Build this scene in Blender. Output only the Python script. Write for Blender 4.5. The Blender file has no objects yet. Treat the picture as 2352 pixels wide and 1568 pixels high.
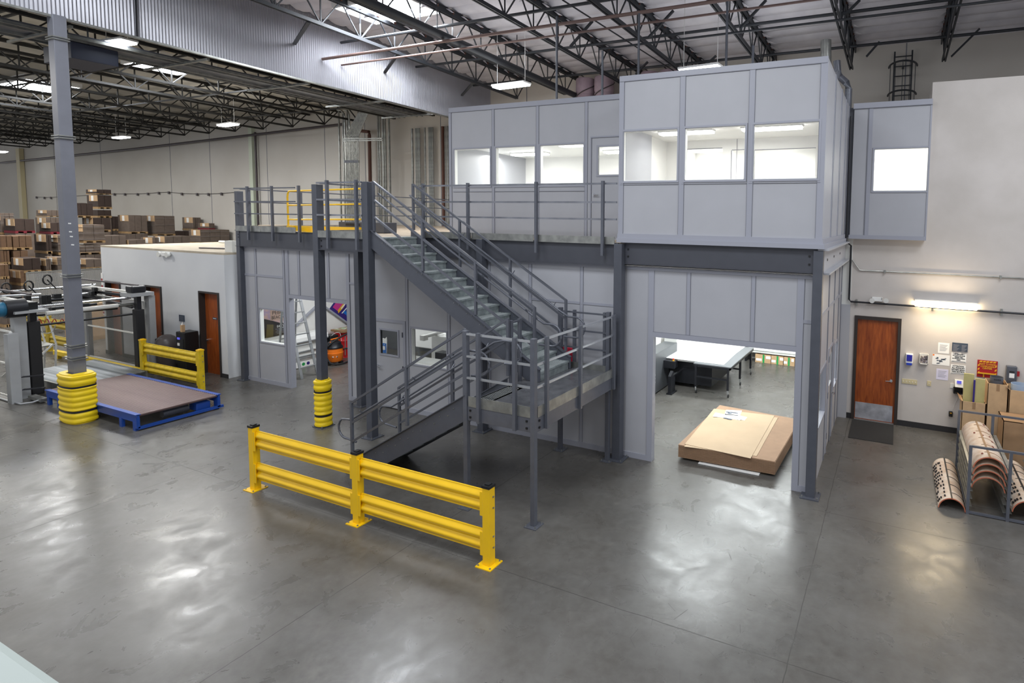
import bpy, math, random
from mathutils import Vector, Matrix, Euler
random.seed(7)
S = bpy.context.scene
C = S.collection
R = math.radians
# ------------------------------------------------------------------ camera (solved from the vanishing points)
F, CX, CY, CH = 1276.888, 1510.556, 593.708, 4.75
YAW, PIT, ROL = R(-23.333), R(-4.018), R(0.874)
_cy, _sy = math.cos(YAW), math.sin(YAW)
FW = Vector((_sy*math.cos(PIT), _cy*math.cos(PIT), math.sin(PIT)))
_r = Vector((_cy, -_sy, 0)); _u = _r.cross(FW)
RT = _r*math.cos(ROL)+_u*math.sin(ROL); UP = -_r*math.sin(ROL)+_u*math.cos(ROL)
cam = bpy.data.objects.new('camera', bpy.data.cameras.new('camera'))
C.objects.link(cam); S.camera = cam
cam.matrix_world = Matrix.Translation((0, 0, CH)) @ Matrix((RT, UP, -FW)).transposed().to_4x4()
cam.data.sensor_fit = 'HORIZONTAL'; cam.data.sensor_width = 36
cam.data.lens = F/2352*36
cam.data.shift_x = (1176-CX)/2352; cam.data.shift_y = (CY-784)/2352
cam.data.clip_start = .05; cam.data.clip_end = 300

def _hit(x, y, ax, v):                        # where the view through a photo pixel meets a known wall / floor plane
    d = FW + RT*((x-CX)/F) - UP*((y-CY)/F)
    o = Vector((0, 0, CH)); return o + d*((v-o[ax])/d[ax])
def hx(x, y, X): return _hit(x, y, 0, X)
def hy(x, y, Y): return _hit(x, y, 1, Y)
def hz(x, y, z=0.): return _hit(x, y, 2, z)

# ------------------------------------------------------------------ materials
def lin(c):
    if isinstance(c, str):
        c = tuple(int(c[i:i+2], 16)/255 for i in (0, 2, 4))
    return tuple((v/12.92 if v <= .04045 else ((v+.055)/1.055)**2.4) for v in c[:3])+(1,)
def mat(name, col, rough=.5, metal=0., var=.0, scale=4., bump=0., bscale=40., spec=None, col2=None, emit=0., coat=0.):
    m = bpy.data.materials.new(name); m.use_nodes = True
    nt = m.node_tree; b = nt.nodes['Principled BSDF']; L = nt.links
    b.inputs['Roughness'].default_value = rough; b.inputs['Metallic'].default_value = metal
    if spec is not None: b.inputs['Specular IOR Level'].default_value = spec
    if coat: b.inputs['Coat Weight'].default_value = coat
    c = lin(col)
    tc = nt.nodes.new('ShaderNodeTexCoord')
    if var or col2:
        n = nt.nodes.new('ShaderNodeTexNoise'); n.inputs['Scale'].default_value = scale; n.inputs['Detail'].default_value = 5
        L.new(tc.outputs['Object'], n.inputs['Vector'])
        mx = nt.nodes.new('ShaderNodeMix'); mx.data_type = 'RGBA'
        c2 = lin(col2) if col2 else tuple(v*(1-var) for v in c[:3])+(1,)
        c1 = c if col2 else tuple(min(1, v*(1+var)) for v in c[:3])+(1,)
        mx.inputs[6].default_value = c1; mx.inputs[7].default_value = c2
        rp = nt.nodes.new('ShaderNodeMapRange'); rp.inputs[1].default_value = .35; rp.inputs[2].default_value = .65
        L.new(n.outputs['Fac'], rp.inputs[0]); L.new(rp.outputs[0], mx.inputs[0]); L.new(mx.outputs[2], b.inputs['Base Color'])
    else: b.inputs['Base Color'].default_value = c
    if bump:
        n2 = nt.nodes.new('ShaderNodeTexNoise'); n2.inputs['Scale'].default_value = bscale
        L.new(tc.outputs['Object'], n2.inputs['Vector'])
        bp = nt.nodes.new('ShaderNodeBump'); bp.inputs['Strength'].default_value = bump; bp.inputs['Distance'].default_value = .02
        L.new(n2.outputs['Fac'], bp.inputs['Height']); L.new(bp.outputs[0], b.inputs['Normal'])
    if emit:
        b.inputs['Emission Color'].default_value = c; b.inputs['Emission Strength'].default_value = emit
    return m
M = {}
M['panel'] = mat('panel_lilac_grey', 'aaabb1', .42, var=.02, scale=2)
M['panel_in'] = mat('panel_white', 'e6e5e2', .5, var=.01)
M['seam'] = mat('panel_mullion', '9b9da8', .38)
M['seamline'] = mat('mullion_groove', '74767f', .6)
M['steel'] = mat('charcoal_paint', '51545d', .42, .15, var=.05, scale=6, bump=.05, bscale=300)
M['steel_d'] = mat('dark_charcoal_paint', '4a4c54', .45, .15, var=.04)
M['rail'] = mat('rail_paint', '62656e', .33, .3, var=.05, scale=9)
M['alur'] = mat('highlit_rail_steel', '979aa2', .3, .7, col2='7d8088', scale=3)  # galvanised-looking rails, their specular brightness partly put into the lighter colour
M['galv'] = mat('galvanised_steel', 'a9aaa6', .36, .75, col2='8d8f8c', scale=6, var=.1)
M['stud'] = mat('worn_stud', 'e0e4e4', .3, .5)
M['tread'] = mat('galvanised_tread', 'a3abac', .4, .25, col2='828b8c', scale=9, var=.1)
M['deck'] = mat('deck_board', 'b5a48f', .6, var=.08, scale=3)
M['land'] = mat('landing_plate', '6f7074', .25, .3, col2='5d5e62', scale=5, var=.1)
M['yellow'] = mat('safety_yellow', 'f5c40a', .36, var=.03, scale=3, coat=.3)
M['yplastic'] = mat('yellow_plastic', 'f2d016', .45, var=.03, scale=5)
M['yellow_old'] = mat('worn_yellow', 'd8b818', .5, var=.12, scale=8)
M['black'] = mat('black_plastic', '17181a', .4)
M['blackm'] = mat('black_metal', '24252a', .4, .3)
M['rubber'] = mat('rubber', '1c1c1e', .7)
M['white'] = mat('white_paint', 'e9e9e7', .45)
M['mach'] = mat('machine_light_grey', '9fa1a3', .4, var=.04)
M['offwhite'] = mat('off_white', 'd8d8d4', .5)
M['wallw'] = mat('painted_wall', 'cac4c0', .75, col2='bfb9b4', scale=1.1, bump=.06, bscale=60)
M['wallb'] = mat('painted_concrete_wall', 'cbc7c0', .8, col2='c0bbb3', scale=.25, bump=.04, bscale=20)
M['wallr'] = mat('white_room_wall', 'd9dbde', .7, col2='d0d2d6', scale=.6)
M['chrome'] = mat('chrome', 'd6d8dc', .2, 1.)
M['alu'] = mat('brushed_aluminium', 'c9ccd0', .3, .85)
M['kick'] = mat('kick_plate_metal', 'c8cad2', .4, .45, col2='a2a3ac', scale=5)
M['frame_br'] = mat('dark_bronze_frame', '322c2a', .5)
M['base'] = mat('black_vinyl_base', '2a292c', .5)
M['mat'] = mat('entrance_mat', '2b2b2c', .95, bump=.4, bscale=250)
M['card'] = mat('cardboard', 'c3a27c', .8, var=.06, scale=6)
M['card_d'] = mat('cardboard_mid_brown', '9c7c5c', .85, var=.08, scale=5)  # darker brown cardboard for tape, flaps and trays
M['card_g'] = mat('recycled_cardboard', '6a5d54', .8, var=.1, scale=5)
M['card_k'] = mat('brown_carton_stack', '705641', .85, var=.1, scale=5)
M['card_b'] = mat('dark_brown_cardboard', '3e312b', .85, var=.1, scale=5)
M['label'] = mat('paper_label', 'f2f2f0', .6)
M['wood_pal'] = mat('pallet_wood', 'a98a62', .85, var=.15, scale=9)
M['red_pal'] = mat('red_pallet_paint', '7c2530', .8)
M['wrap'] = mat('stretch_wrap', 'd9dde0', .12, 0., spec=.8)
M['blue'] = mat('blue_machine_paint', '1f4aa0', .4, .1, var=.06)
M['blue2'] = mat('teal_blue_paint', '25688a', .45)
M['roller'] = mat('roller_brown', '6d5a57', .4, .35, col2='5c4a48', scale=2)
M['roller_s'] = mat('roller_steel', '9b9ea0', .42, .6, col2='606466', scale=9)
M['red'] = mat('red_paint', 'c22026', .4)
M['redc'] = mat('crimson_sign', 'a01c22', .5)
M['signy'] = mat('sign_yellow', 'e0a82a', .5)
M['orange'] = mat('orange_plastic', 'ee7a1c', .38)
M['pinkred'] = mat('pink_red_plastic', 'e8334f', .5)
M['slate'] = mat('slate_sign', '3f4a5a', .5)
M['ink'] = mat('black_ink', '1d1d20', .7)
M['inkg'] = mat('grey_ink', '8a8a92', .7)
M['beige'] = mat('beige_plastic', 'c9bd98', .5)
M['skin_y'] = mat('manila_board', 'c0b67c', .7, var=.06)
M['die'] = mat('die_plywood', 'd6c6b6', .6, col2='c4a890', scale=7)
M['die_e'] = mat('die_ply_edge', 'b5654a', .7)
M['brownr'] = mat('brown_rubber', '7c3d2c', .7)
M['truss'] = mat('truss_paint', '313439', .5, .2, var=.05)
M['truss_l'] = mat('truss_paint_left', '2b2a28', .55, .2, var=.06)
M['rust'] = mat('bare_rust_steel', '5a3a30', .7)
M['pipe'] = mat('dark_pipe', '4d4648', .4, .3)
M['pipe_r'] = mat('red_oxide_pipe', '7a645e', .45, .2)
M['insul'] = mat('roof_insulation', 'dbd9de', .75, col2='cbc9d0', scale=1.5)
M['duct'] = mat('duct_wrap', 'ab97a2', .7, var=.06, scale=6)
M['dgrey'] = mat('dark_grey_wall', '55585b', .7)
M['tstain'] = mat('stained_block', '39404d', .6)
M['corr'] = mat('corrugated_steel', 'a6a6ad', .38, .55, col2='96969c', scale=.6)
M['purple'] = mat('poster_purple', '3a2c7a', .4)
M['magenta'] = mat('poster_magenta', 'c83a8c', .4)
M['pblue'] = mat('poster_blue', '1a6fc4', .4)
M['dark_post'] = mat('poster_black', '201d26', .4, col2='3a3430', scale=3)
M['mauve'] = mat('poster_mauve', 'a08fb0', .4, col2='c9a79c', scale=8)
M['tan'] = mat('poster_tan', 'b4988a', .5)
M['green'] = mat('green_tape', '2a9a52', .5)
M['teal'] = mat('sign_teal', '2f8f8c', .5)

def emi(name, col, s):
    m = bpy.data.materials.new(name); m.use_nodes = True; nt = m.node_tree
    nt.nodes.remove(nt.nodes['Principled BSDF']); e = nt.nodes.new('ShaderNodeEmission')
    e.inputs[0].default_value = lin(col); e.inputs[1].default_value = s
    nt.links.new(e.outputs[0], nt.nodes['Material Output'].inputs[0]); return m
M['lamp'] = emi('lamp_diffuser', 'f4fbff', 16)
M['lampoff'] = emi('office_lamp', 'ffffff', 14)
M['lampw'] = emi('warm_lamp', 'ffe6b8', 22)
M['sky'] = emi('skylight_panel', 'f3f8ff', 26)
M['skyl'] = emi('skylight_panel_left', 'f3f8ff', 34)
M['screen'] = emi('blue_screen', '6a6ae0', .9)

def glass(name, tint='ffffff', refl=.08):
    m = bpy.data.materials.new(name); m.use_nodes = True; nt = m.node_tree
    nt.nodes.remove(nt.nodes['Principled BSDF'])
    t = nt.nodes.new('ShaderNodeBsdfTransparent'); t.inputs[0].default_value = lin(tint)
    g = nt.nodes.new('ShaderNodeBsdfGlossy'); g.inputs['Roughness'].default_value = .03
    mx = nt.nodes.new('ShaderNodeMixShader'); lw = nt.nodes.new('ShaderNodeFresnel'); lw.inputs[0].default_value = 1.45
    ge = nt.nodes.new('ShaderNodeNewGeometry'); iv = nt.nodes.new('ShaderNodeMath'); iv.operation = 'SUBTRACT'; iv.inputs[0].default_value = 1.; nt.links.new(ge.outputs['Backfacing'], iv.inputs[1])
    ml = nt.nodes.new('ShaderNodeMath'); ml.operation = 'MULTIPLY'; nt.links.new(lw.outputs[0], ml.inputs[0]); nt.links.new(iv.outputs[0], ml.inputs[1])
    nt.links.new(ml.outputs[0], mx.inputs[0]); nt.links.new(t.outputs[0], mx.inputs[1]); nt.links.new(g.outputs[0], mx.inputs[2])
    nt.links.new(mx.outputs[0], nt.nodes['Material Output'].inputs[0]); return m
M['glass'] = glass('window_glass', 'fefffe')

def mesh_mat(name, col, cell=.05, wire=.16):
    # woven wire: transparent between the wires
    m = bpy.data.materials.new(name); m.use_nodes = True; nt = m.node_tree; b = nt.nodes['Principled BSDF']
    b.inputs['Base Color'].default_value = lin(col); b.inputs['Metallic'].default_value = .4; b.inputs['Roughness'].default_value = .5
    tc = nt.nodes.new('ShaderNodeTexCoord'); sp = nt.nodes.new('ShaderNodeSeparateXYZ'); nt.links.new(tc.outputs['Object'], sp.inputs[0])
    outs = []
    def mth(op, a, bb=None):
        n = nt.nodes.new('ShaderNodeMath'); n.operation = op
        for i, v in enumerate((a, bb)):
            if v is None: continue
            if isinstance(v, (int, float)): n.inputs[i].default_value = v
            else: nt.links.new(v, n.inputs[i])
        return n.outputs[0]
    h = mth('ADD', sp.outputs[0], sp.outputs[1])
    for sgn in (1, -1):
        a = mth('ADD', h, mth('MULTIPLY', sp.outputs[2], sgn))
        fr = mth('FRACT', mth('DIVIDE', a, cell))
        outs.append(mth('LESS_THAN', fr, wire))
    al = mth('MAXIMUM', outs[0], outs[1]); nt.links.new(al, b.inputs['Alpha']); return m
M['wire'] = mesh_mat('wire_mesh', '9a9c9a')
M['wire_d'] = mesh_mat('wire_mesh_dense', 'a5a7a6', .05, .42)

def wood(name, c1, c2):
    m = bpy.data.materials.new(name); m.use_nodes = True; nt = m.node_tree; b = nt.nodes['Principled BSDF']; L = nt.links
    tc = nt.nodes.new('ShaderNodeTexCoord'); mp = nt.nodes.new('ShaderNodeMapping'); mp.inputs['Scale'].default_value = (7, 7, .9)
    L.new(tc.outputs['Object'], mp.inputs[0])
    n = nt.nodes.new('ShaderNodeTexNoise'); n.inputs['Scale'].default_value = 3; n.inputs['Detail'].default_value = 8; n.inputs['Distortion'].default_value = .5
    L.new(mp.outputs[0], n.inputs['Vector'])
    cr = nt.nodes.new('ShaderNodeValToRGB'); cr.color_ramp.elements[0].color = lin(c1); cr.color_ramp.elements[1].color = lin(c2)
    cr.color_ramp.elements[0].position = .3; cr.color_ramp.elements[1].position = .7
    L.new(n.outputs['Fac'], cr.inputs[0]); L.new(cr.outputs[0], b.inputs['Base Color']); b.inputs['Roughness'].default_value = .38
    return m
M['door'] = wood('cherry_door', '7a3513', 'a55522')

def floor_mat():
    m = bpy.data.materials.new('polished_concrete'); m.use_nodes = True; nt = m.node_tree; b = nt.nodes['Principled BSDF']; L = nt.links
    g = nt.nodes.new('ShaderNodeNewGeometry'); pos = g.outputs['Position']
    def noise(sc, det=6, vec=None, dist=0., rough=.6):
        n = nt.nodes.new('ShaderNodeTexNoise'); n.inputs['Scale'].default_value = sc; n.inputs['Detail'].default_value = det
        n.inputs['Distortion'].default_value = dist; n.inputs['Roughness'].default_value = rough
        L.new(vec if vec else pos, n.inputs['Vector']); return n.outputs['Fac']
    def mth(op, *a):
        n = nt.nodes.new('ShaderNodeMath'); n.operation = op
        for i, v in enumerate(a):
            if isinstance(v, (int, float)): n.inputs[i].default_value = v
            else: L.new(v, n.inputs[i])
        return n.outputs[0]
    def rng(v, a, bb, c=0., d=1.):
        n = nt.nodes.new('ShaderNodeMapRange'); L.new(v, n.inputs[0])
        for i, q in enumerate((a, bb, c, d)): n.inputs[i+1].default_value = q
        return n.outputs[0]
    def mix(f, a, bb):
        n = nt.nodes.new('ShaderNodeMix'); n.data_type = 'RGBA'
        if isinstance(f, (int, float)): n.inputs[0].default_value = f
        else: L.new(f, n.inputs[0])
        for i, v in ((6, a), (7, bb)):
            if isinstance(v, str): n.inputs[i].default_value = lin(v)
            else: L.new(v, n.inputs[i])
        return n.outputs[2]
    big = rng(noise(.35, 5, dist=.6), .35, .65); mid = rng(noise(1.7, 7, dist=.8), .35, .68); fine = rng(noise(9, 8), .3, .7)
    col = mix(big, '62605d', '4b4946'); col = mix(mth('MULTIPLY', mid, .55), col, '45403a')
    col = mix(mth('MULTIPLY', fine, .28), col, '767571')
    mot = rng(noise(.9, 4, dist=1.5), .6, .72); col = mix(mth('MULTIPLY', mot, .35), col, '76736c')
    spot = rng(noise(15, 2), .77, .79); col = mix(mth('MULTIPLY', spot, .5), col, '2c2a27')
    sp = nt.nodes.new('ShaderNodeSeparateXYZ'); L.new(pos, sp.inputs[0]); X, Y = sp.outputs[0], sp.outputs[1]
    wob = mth('MULTIPLY', mth('SUBTRACT', noise(3, 3), .5), .03)
    def line(v, p, w=.006): return mth('LESS_THAN', mth('ABSOLUTE', mth('ADD', mth('SUBTRACT', v, p), wob)), w)
    j = None
    for v, p in ((X, -11.72), (X, -6.3), (X, -.9), (X, -17.1), (X, 4.5), (Y, 5.79), (Y, 10.5), (Y, 1.1), (Y, 15.2)):
        l = line(v, p); j = l if j is None else mth('MAXIMUM', j, l)
    r2 = mth('MULTIPLY', mth('LESS_THAN', mth('ABSOLUTE', mth('SUBTRACT', Y, 9.22)), .006), mth('GREATER_THAN', X, -1.1)); j = mth('MAXIMUM', j, r2)
    col = mix(mth('MULTIPLY', j, .65), col, '262522')
    # fine straight scratches, densest before the big bay
    scr = None
    for sc, rot in ((2.2, .6), (3.1, -.9), (1.7, 1.5)):
        mp = nt.nodes.new('ShaderNodeMapping'); mp.inputs['Rotation'].default_value = (0, 0, rot); mp.inputs['Scale'].default_value = (.45, 1.5, 1)
        L.new(pos, mp.inputs[0]); vo = nt.nodes.new('ShaderNodeTexVoronoi'); vo.voronoi_dimensions = '2D'; vo.feature = 'DISTANCE_TO_EDGE'; vo.inputs['Scale'].default_value = sc
        L.new(mp.outputs[0], vo.inputs['Vector'])
        s = mth('MULTIPLY', mth('LESS_THAN', vo.outputs['Distance'], .0035), mth('GREATER_THAN', noise(1.3+sc, 3), .54))
        scr = s if scr is None else mth('MAXIMUM', scr, s)
    cxm = mth('ABSOLUTE', mth('ADD', X, 2.6)); cym = mth('ABSOLUTE', mth('SUBTRACT', Y, 7.6))
    patch = mth('ADD', mth('MULTIPLY', rng(cxm, 1.2, 2.6, 1., 0.), rng(cym, 1.6, 3., 1., 0.)), .02)
    scr = mth('MULTIPLY', scr, patch)
    col = mix(mth('MULTIPLY', scr, .45), col, '2c2a27')
    # dark scuffing by the doorway, brown wear along the guard rail
    L.new(col, b.inputs['Base Color'])
    ro = mth('ADD', rng(noise(2.2, 7, dist=.8), .3, .7, .23, .40), mth('MULTIPLY', mth('MAXIMUM', scr, j), .25))
    L.new(ro, b.inputs['Roughness']); b.inputs['Specular IOR Level'].default_value = .6
    bp = nt.nodes.new('ShaderNodeBump'); bp.inputs['Strength'].default_value = .22; bp.inputs['Distance'].default_value = .01
    hgt = mth('ADD', mth('MULTIPLY', noise(2.6, 5), .8), mth('MULTIPLY', noise(26, 3), .10)); L.new(hgt, bp.inputs['Height']); L.new(bp.outputs[0], b.inputs['Normal'])
    return m
M['floor'] = floor_mat()

# ------------------------------------------------------------------ geometry helpers
def origin_of(o):
    v = Vector((0, 0, 0))
    while o is not None: v += o.location; o = o.parent
    return v
class MB:
    def __init__(s): s.v = []; s.f = []; s.sm = False; s.k = 0; s.mi = {}
    def add(s, vs, fs):
        b = len(s.v); s.v += [tuple(p) for p in vs]
        if s.k:
            for i in range(len(s.f), len(s.f)+len(fs)): s.mi[i] = s.k
        s.f += [tuple(i+b for i in q) for q in fs]; return s
    def use(s, k): s.k = k; return s
    def box(s, x0, x1, y0, y1, z0, z1):
        x0, x1 = min(x0, x1), max(x0, x1); y0, y1 = min(y0, y1), max(y0, y1); z0, z1 = min(z0, z1), max(z0, z1)
        return s.add([(x0,y0,z0),(x1,y0,z0),(x1,y1,z0),(x0,y1,z0),(x0,y0,z1),(x1,y0,z1),(x1,y1,z1),(x0,y1,z1)],
                     [(0,3,2,1),(4,5,6,7),(0,1,5,4),(1,2,6,5),(2,3,7,6),(3,0,4,7)])
    def cbox(s, c, d, rz=0, rx=0, ry=0):
        m = Euler((rx, ry, rz)).to_matrix(); h = Vector(d)/2; c = Vector(c)
        vs = [c+m@Vector((a*h.x, b*h.y, e*h.z)) for e in (-1, 1) for a, b in ((-1,-1),(1,-1),(1,1),(-1,1))]
        return s.add(vs, [(0,3,2,1),(4,5,6,7),(0,1,5,4),(1,2,6,5),(2,3,7,6),(3,0,4,7)])
    def bar(s, p, q, w, h=None, up=(0, 0, 1)):
        p, q = Vector(p), Vector(q); h = h or w; d = (q-p).normalized(); u = Vector(up)
        if abs(d.dot(u)) > .95: u = Vector((0, 1, 0))
        r = d.cross(u).normalized(); u = r.cross(d).normalized()
        vs = [e+r*(a*w/2)+u*(b*h/2) for e in (p, q) for a, b in ((-1,-1),(1,-1),(1,1),(-1,1))]
        return s.add(vs, [(0,1,2,3)[::-1],(4,5,6,7),(0,1,5,4),(1,2,6,5),(2,3,7,6),(3,0,4,7)])
    def tube(s, pts, r, n=10, cap=True):
        pts = [Vector(p) for p in pts]; rings = []
        for i, p in enumerate(pts):
            a = pts[max(0, i-1)]; b = pts[min(len(pts)-1, i+1)]; d = (b-a).normalized()
            u = Vector((0, 0, 1)) if abs(d.z) < .9 else Vector((0, 1, 0))
            x = d.cross(u).normalized(); y = d.cross(x).normalized()
            rr = r[i] if isinstance(r, (list, tuple)) else r
            rings.append([p+x*math.cos(2*math.pi*k/n)*rr+y*math.sin(2*math.pi*k/n)*rr for k in range(n)])
        vs = [v for g in rings for v in g]; fs = []
        for i in range(len(pts)-1):
            for k in range(n): fs.append((i*n+k, i*n+(k+1) % n, (i+1)*n+(k+1) % n, (i+1)*n+k))
        if cap: fs.append(tuple(range(n))[::-1]); fs.append(tuple(len(vs)-n+k for k in range(n)))
        s.sm = True; return s.add(vs, fs)
    def lathe(s, prof, c=(0, 0, 0), n=24, sx=1., sy=1.):
        c = Vector(c); vs = []; fs = []
        for r, z in prof:
            for k in range(n): vs.append(c+Vector((r*sx*math.cos(2*math.pi*k/n), r*sy*math.sin(2*math.pi*k/n), z)))
        for i in range(len(prof)-1):
            for k in range(n): fs.append((i*n+k, i*n+(k+1) % n, (i+1)*n+(k+1) % n, (i+1)*n+k))
        fs.append(tuple(range(n))[::-1]); fs.append(tuple(len(vs)-n+k for k in range(n))); s.sm = True
        return s.add(vs, fs)
    def prism(s, poly, ax, a, b):
        # poly: 2-D points in the plane normal to ax (order x,y,z without ax)
        def P(q, v):
            l = list(q); l.insert(ax, v); return tuple(l)
        n = len(poly); vs = [P(q, a) for q in poly]+[P(q, b) for q in poly]
        fs = [tuple(range(n))[::-1], tuple(range(n, 2*n))]+[(i, (i+1) % n, n+(i+1) % n, n+i) for i in range(n)]
        return s.add(vs, fs)
    def build(s, name, m, parent=None, bevel=0.):
        me = bpy.data.meshes.new(name); o = bpy.data.objects.new(name, me)
        off = Vector((0, 0, 0))
        if parent is not None: o.parent = parent; off = origin_of(parent)
        elif s.v:
            n = len(s.v); xs = [v[0] for v in s.v]; ys = [v[1] for v in s.v]; zs = [v[2] for v in s.v]
            off = Vector(((min(xs)+max(xs))/2, (min(ys)+max(ys))/2, min(zs))); o.location = off
        me.from_pydata([tuple(Vector(v)-off) for v in s.v], [], s.f); me.update()
        for i, k in s.mi.items(): me.polygons[i].material_index = k
        import bmesh
        bm = bmesh.new(); bm.from_mesh(me); bmesh.ops.recalc_face_normals(bm, faces=bm.faces)
        if bevel: bmesh.ops.bevel(bm, geom=list(bm.edges), offset=bevel, segments=2, affect='EDGES', profile=.5)
        bm.to_mesh(me); bm.free()
        for q in (m if isinstance(m, (list, tuple)) else [m]): me.materials.append(M[q] if isinstance(q, str) else q)
        if s.sm:
            for p in me.polygons: p.use_smooth = len(p.vertices) == 4
            me.set_sharp_from_angle(angle=R(40)) if hasattr(me, 'set_sharp_from_angle') else None
        C.objects.link(o); return o
def B(*a): return MB().box(*a)
def T(name, label, cat, loc=(0, 0, 0), group=None):
    o = bpy.data.objects.new(name, None); C.objects.link(o); o.location = loc; o.empty_display_size = .2
    o['label'] = label; o['category'] = cat
    if group: o['group'] = group
    return o
def tag(o, label, cat, group=None):
    o['label'] = label; o['category'] = cat
    if group: o['group'] = group
    return o
def st(o, label=None): 
    o['kind'] = 'structure'
    if label: o['label'] = label
    return o
def copy_tree(o, parent=None):
    c = o.copy(); C.objects.link(c); c.parent = parent
    for ch in [k for k in o.children]: copy_tree(ch, c)
    return c
def text(body, p, size, m, parent, face='-y', align='CENTER', name='lettering', ext=.001, bold=0., squash=1.):
    cu = bpy.data.curves.new('t', 'FONT'); cu.body = body; cu.size = size; cu.align_x = align; cu.align_y = 'CENTER'; cu.extrude = ext; cu.offset = bold; cu.space_line = .95
    ob = bpy.data.objects.new('t', cu); C.objects.link(ob); bpy.context.view_layer.update()
    dg = bpy.context.evaluated_depsgraph_get(); me = bpy.data.meshes.new_from_object(ob.evaluated_get(dg))
    bpy.data.objects.remove(ob); bpy.data.curves.remove(cu)
    rz = {'-y': 0, '+x': math.pi/2, '-x': -math.pi/2}.get(face, 0)
    rot = Euler((math.pi/2 if face != '+z' else 0, 0, rz)).to_matrix().to_4x4()
    off = origin_of(parent)
    me.transform(Matrix.Translation(Vector(p)-off) @ rot @ Matrix.Diagonal((squash, 1, 1, 1)))
    me.materials.clear(); me.materials.append(M[m]); me.name = name
    o = bpy.data.objects.new(name, me); o.parent = parent; C.objects.link(o); return o
def wallY(mb, x0, x1, z0, z1, y0, y1, holes=()):
    """wall slab in an X-Z plane with rectangular holes (xa, xb, za, zb)"""
    xs = sorted({x0, x1, *[v for h in holes for v in h[:2] if x0 < v < x1]}); zs = sorted({z0, z1, *[v for h in holes for v in h[2:] if z0 < v < z1]})
    for i in range(len(xs)-1):
        run = None
        for k in range(len(zs)-1):
            cx_, cz = (xs[i]+xs[i+1])/2, (zs[k]+zs[k+1])/2
            if any(h[0] < cx_ < h[1] and h[2] < cz < h[3] for h in holes):
                if run: mb.box(xs[i], xs[i+1], y0, y1, *run); run = None
            else: run = (run[0] if run else zs[k], zs[k+1])
        if run: mb.box(xs[i], xs[i+1], y0, y1, *run)
    return mb
def wallX(mb, y0, y1, z0, z1, x0, x1, holes=()):
    t = wallY(MB(), y0, y1, z0, z1, x0, x1, holes)
    return mb.add([(v[1], v[0], v[2]) for v in t.v], t.f)

ORD = ['first','second','third','fourth','fifth','sixth','seventh','eighth','ninth','tenth','eleventh','twelfth','thirteenth','fourteenth','fifteenth','sixteenth','seventeenth','eighteenth','nineteenth','twentieth']
YF = 9.75; DZ = 4.28; XL = -17.08; XR = -1.2
# ================================================================== SETTING
st(B(-75, 9, -4, 21, -.2, 0).build('floor', 'floor'), 'polished grey concrete floor')
# back wall with cast joints
bw = MB(); bw.box(-75, 9, 20.2, 20.45, 0, 12); wb = st(bw.build('wall_back', 'wallb'), 'off-white painted back wall of the warehouse')
j = MB()
for x in (-68, -62.36, -57, -50.5, -42.16, -38, -32.67, -27.89, -24.91, -19.9, -15, -10, -5, 0, 5): j.box(x-.015, x+.015, 20.19, 20.2, 0, 11.9)
j.build('panel_joint', 'seamline', wb)
def roofR(Y): return 10.92-.03*(Y-13)
def roofL(Y): return 10.2-.012*(Y-13)
def sag_roof(name, x0, x1, y0, y1, fn, step, drop, m, label):
    mb = MB(); ny = int((y1-y0)/step*6); nx = max(2, int((x1-x0)/1.3)); rnd = random.Random(3)
    for i in range(ny+1):
        Y = y0+(y1-y0)*i/ny; ph = ((Y-y0)/step) % 1
        for k in range(nx+1):
            mb.v.append((x0+(x1-x0)*k/nx, Y, fn(Y)-drop*math.sin(math.pi*ph)**.8*(.7+.6*rnd.random())))
    for i in range(ny):
        for k in range(nx): a = i*(nx+1)+k; mb.f.append((a, a+1, a+nx+2, a+nx+1))
    mb.sm = True; o = mb.build(name, m); return st(o, label)
sag_roof('ceiling', -16.9, 9, -4, 20.2, roofR, .61, .10, 'insul', 'white quilted insulation under the high roof')
B(-16.9, 9, -4, 20.2, 11.6, 11.7).build('roof_deck', 'offwhite', bpy.data.objects['ceiling'])
M['insul_dim'] = mat('roof_insulation_dimmed', 'b9b4a9', .8, col2='a8a296', scale=1.2)  # white insulation again, the dim light under this roof put into its colour
sag_roof('ceiling', -75, -17.0, -4, 20.2, roofL, 1.2, .06, 'insul_dim', 'white insulation under the lower left roof, its dim light painted in as grey-beige')
# corrugated drop wall between the two roofs
def corrb(Y): return 8.93-.014*(Y-5)
cm = MB(); n = int(24.2/.0170); XC = -16.94
for i in range(n+1):
    Y = -4+i*.0170; a = math.sin(2*math.pi*i/4)*.014
    cm.v += [(XC+a, Y, corrb(Y)), (XC+a, Y, 11.3)]
for i in range(n): cm.f.append((2*i, 2*i+1, 2*i+3, 2*i+2))
cw = st(cm.build('wall_left', 'corr'), 'corrugated galvanised steel drop wall hanging from the roof')
e = MB(); e.bar((XC+.02, -4, corrb(-4)), (XC+.02, 20.15, corrb(20.15)), .1, .05); e.build('edge_angle', 'galv', cw)
e = MB(); e.bar((XC-.12, -4, corrb(-4)+.14), (XC-.12, 20.15, corrb(20.15)+.14), .12, .22); e.build('beam', 'truss', cw)
e = MB()
for y in (1.2, 7.55): e.bar((XC+.03, y, corrb(y)), (XC+.03, y+.02, 11.2), .03)
e.build('cable', 'blackm', cw)

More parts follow.
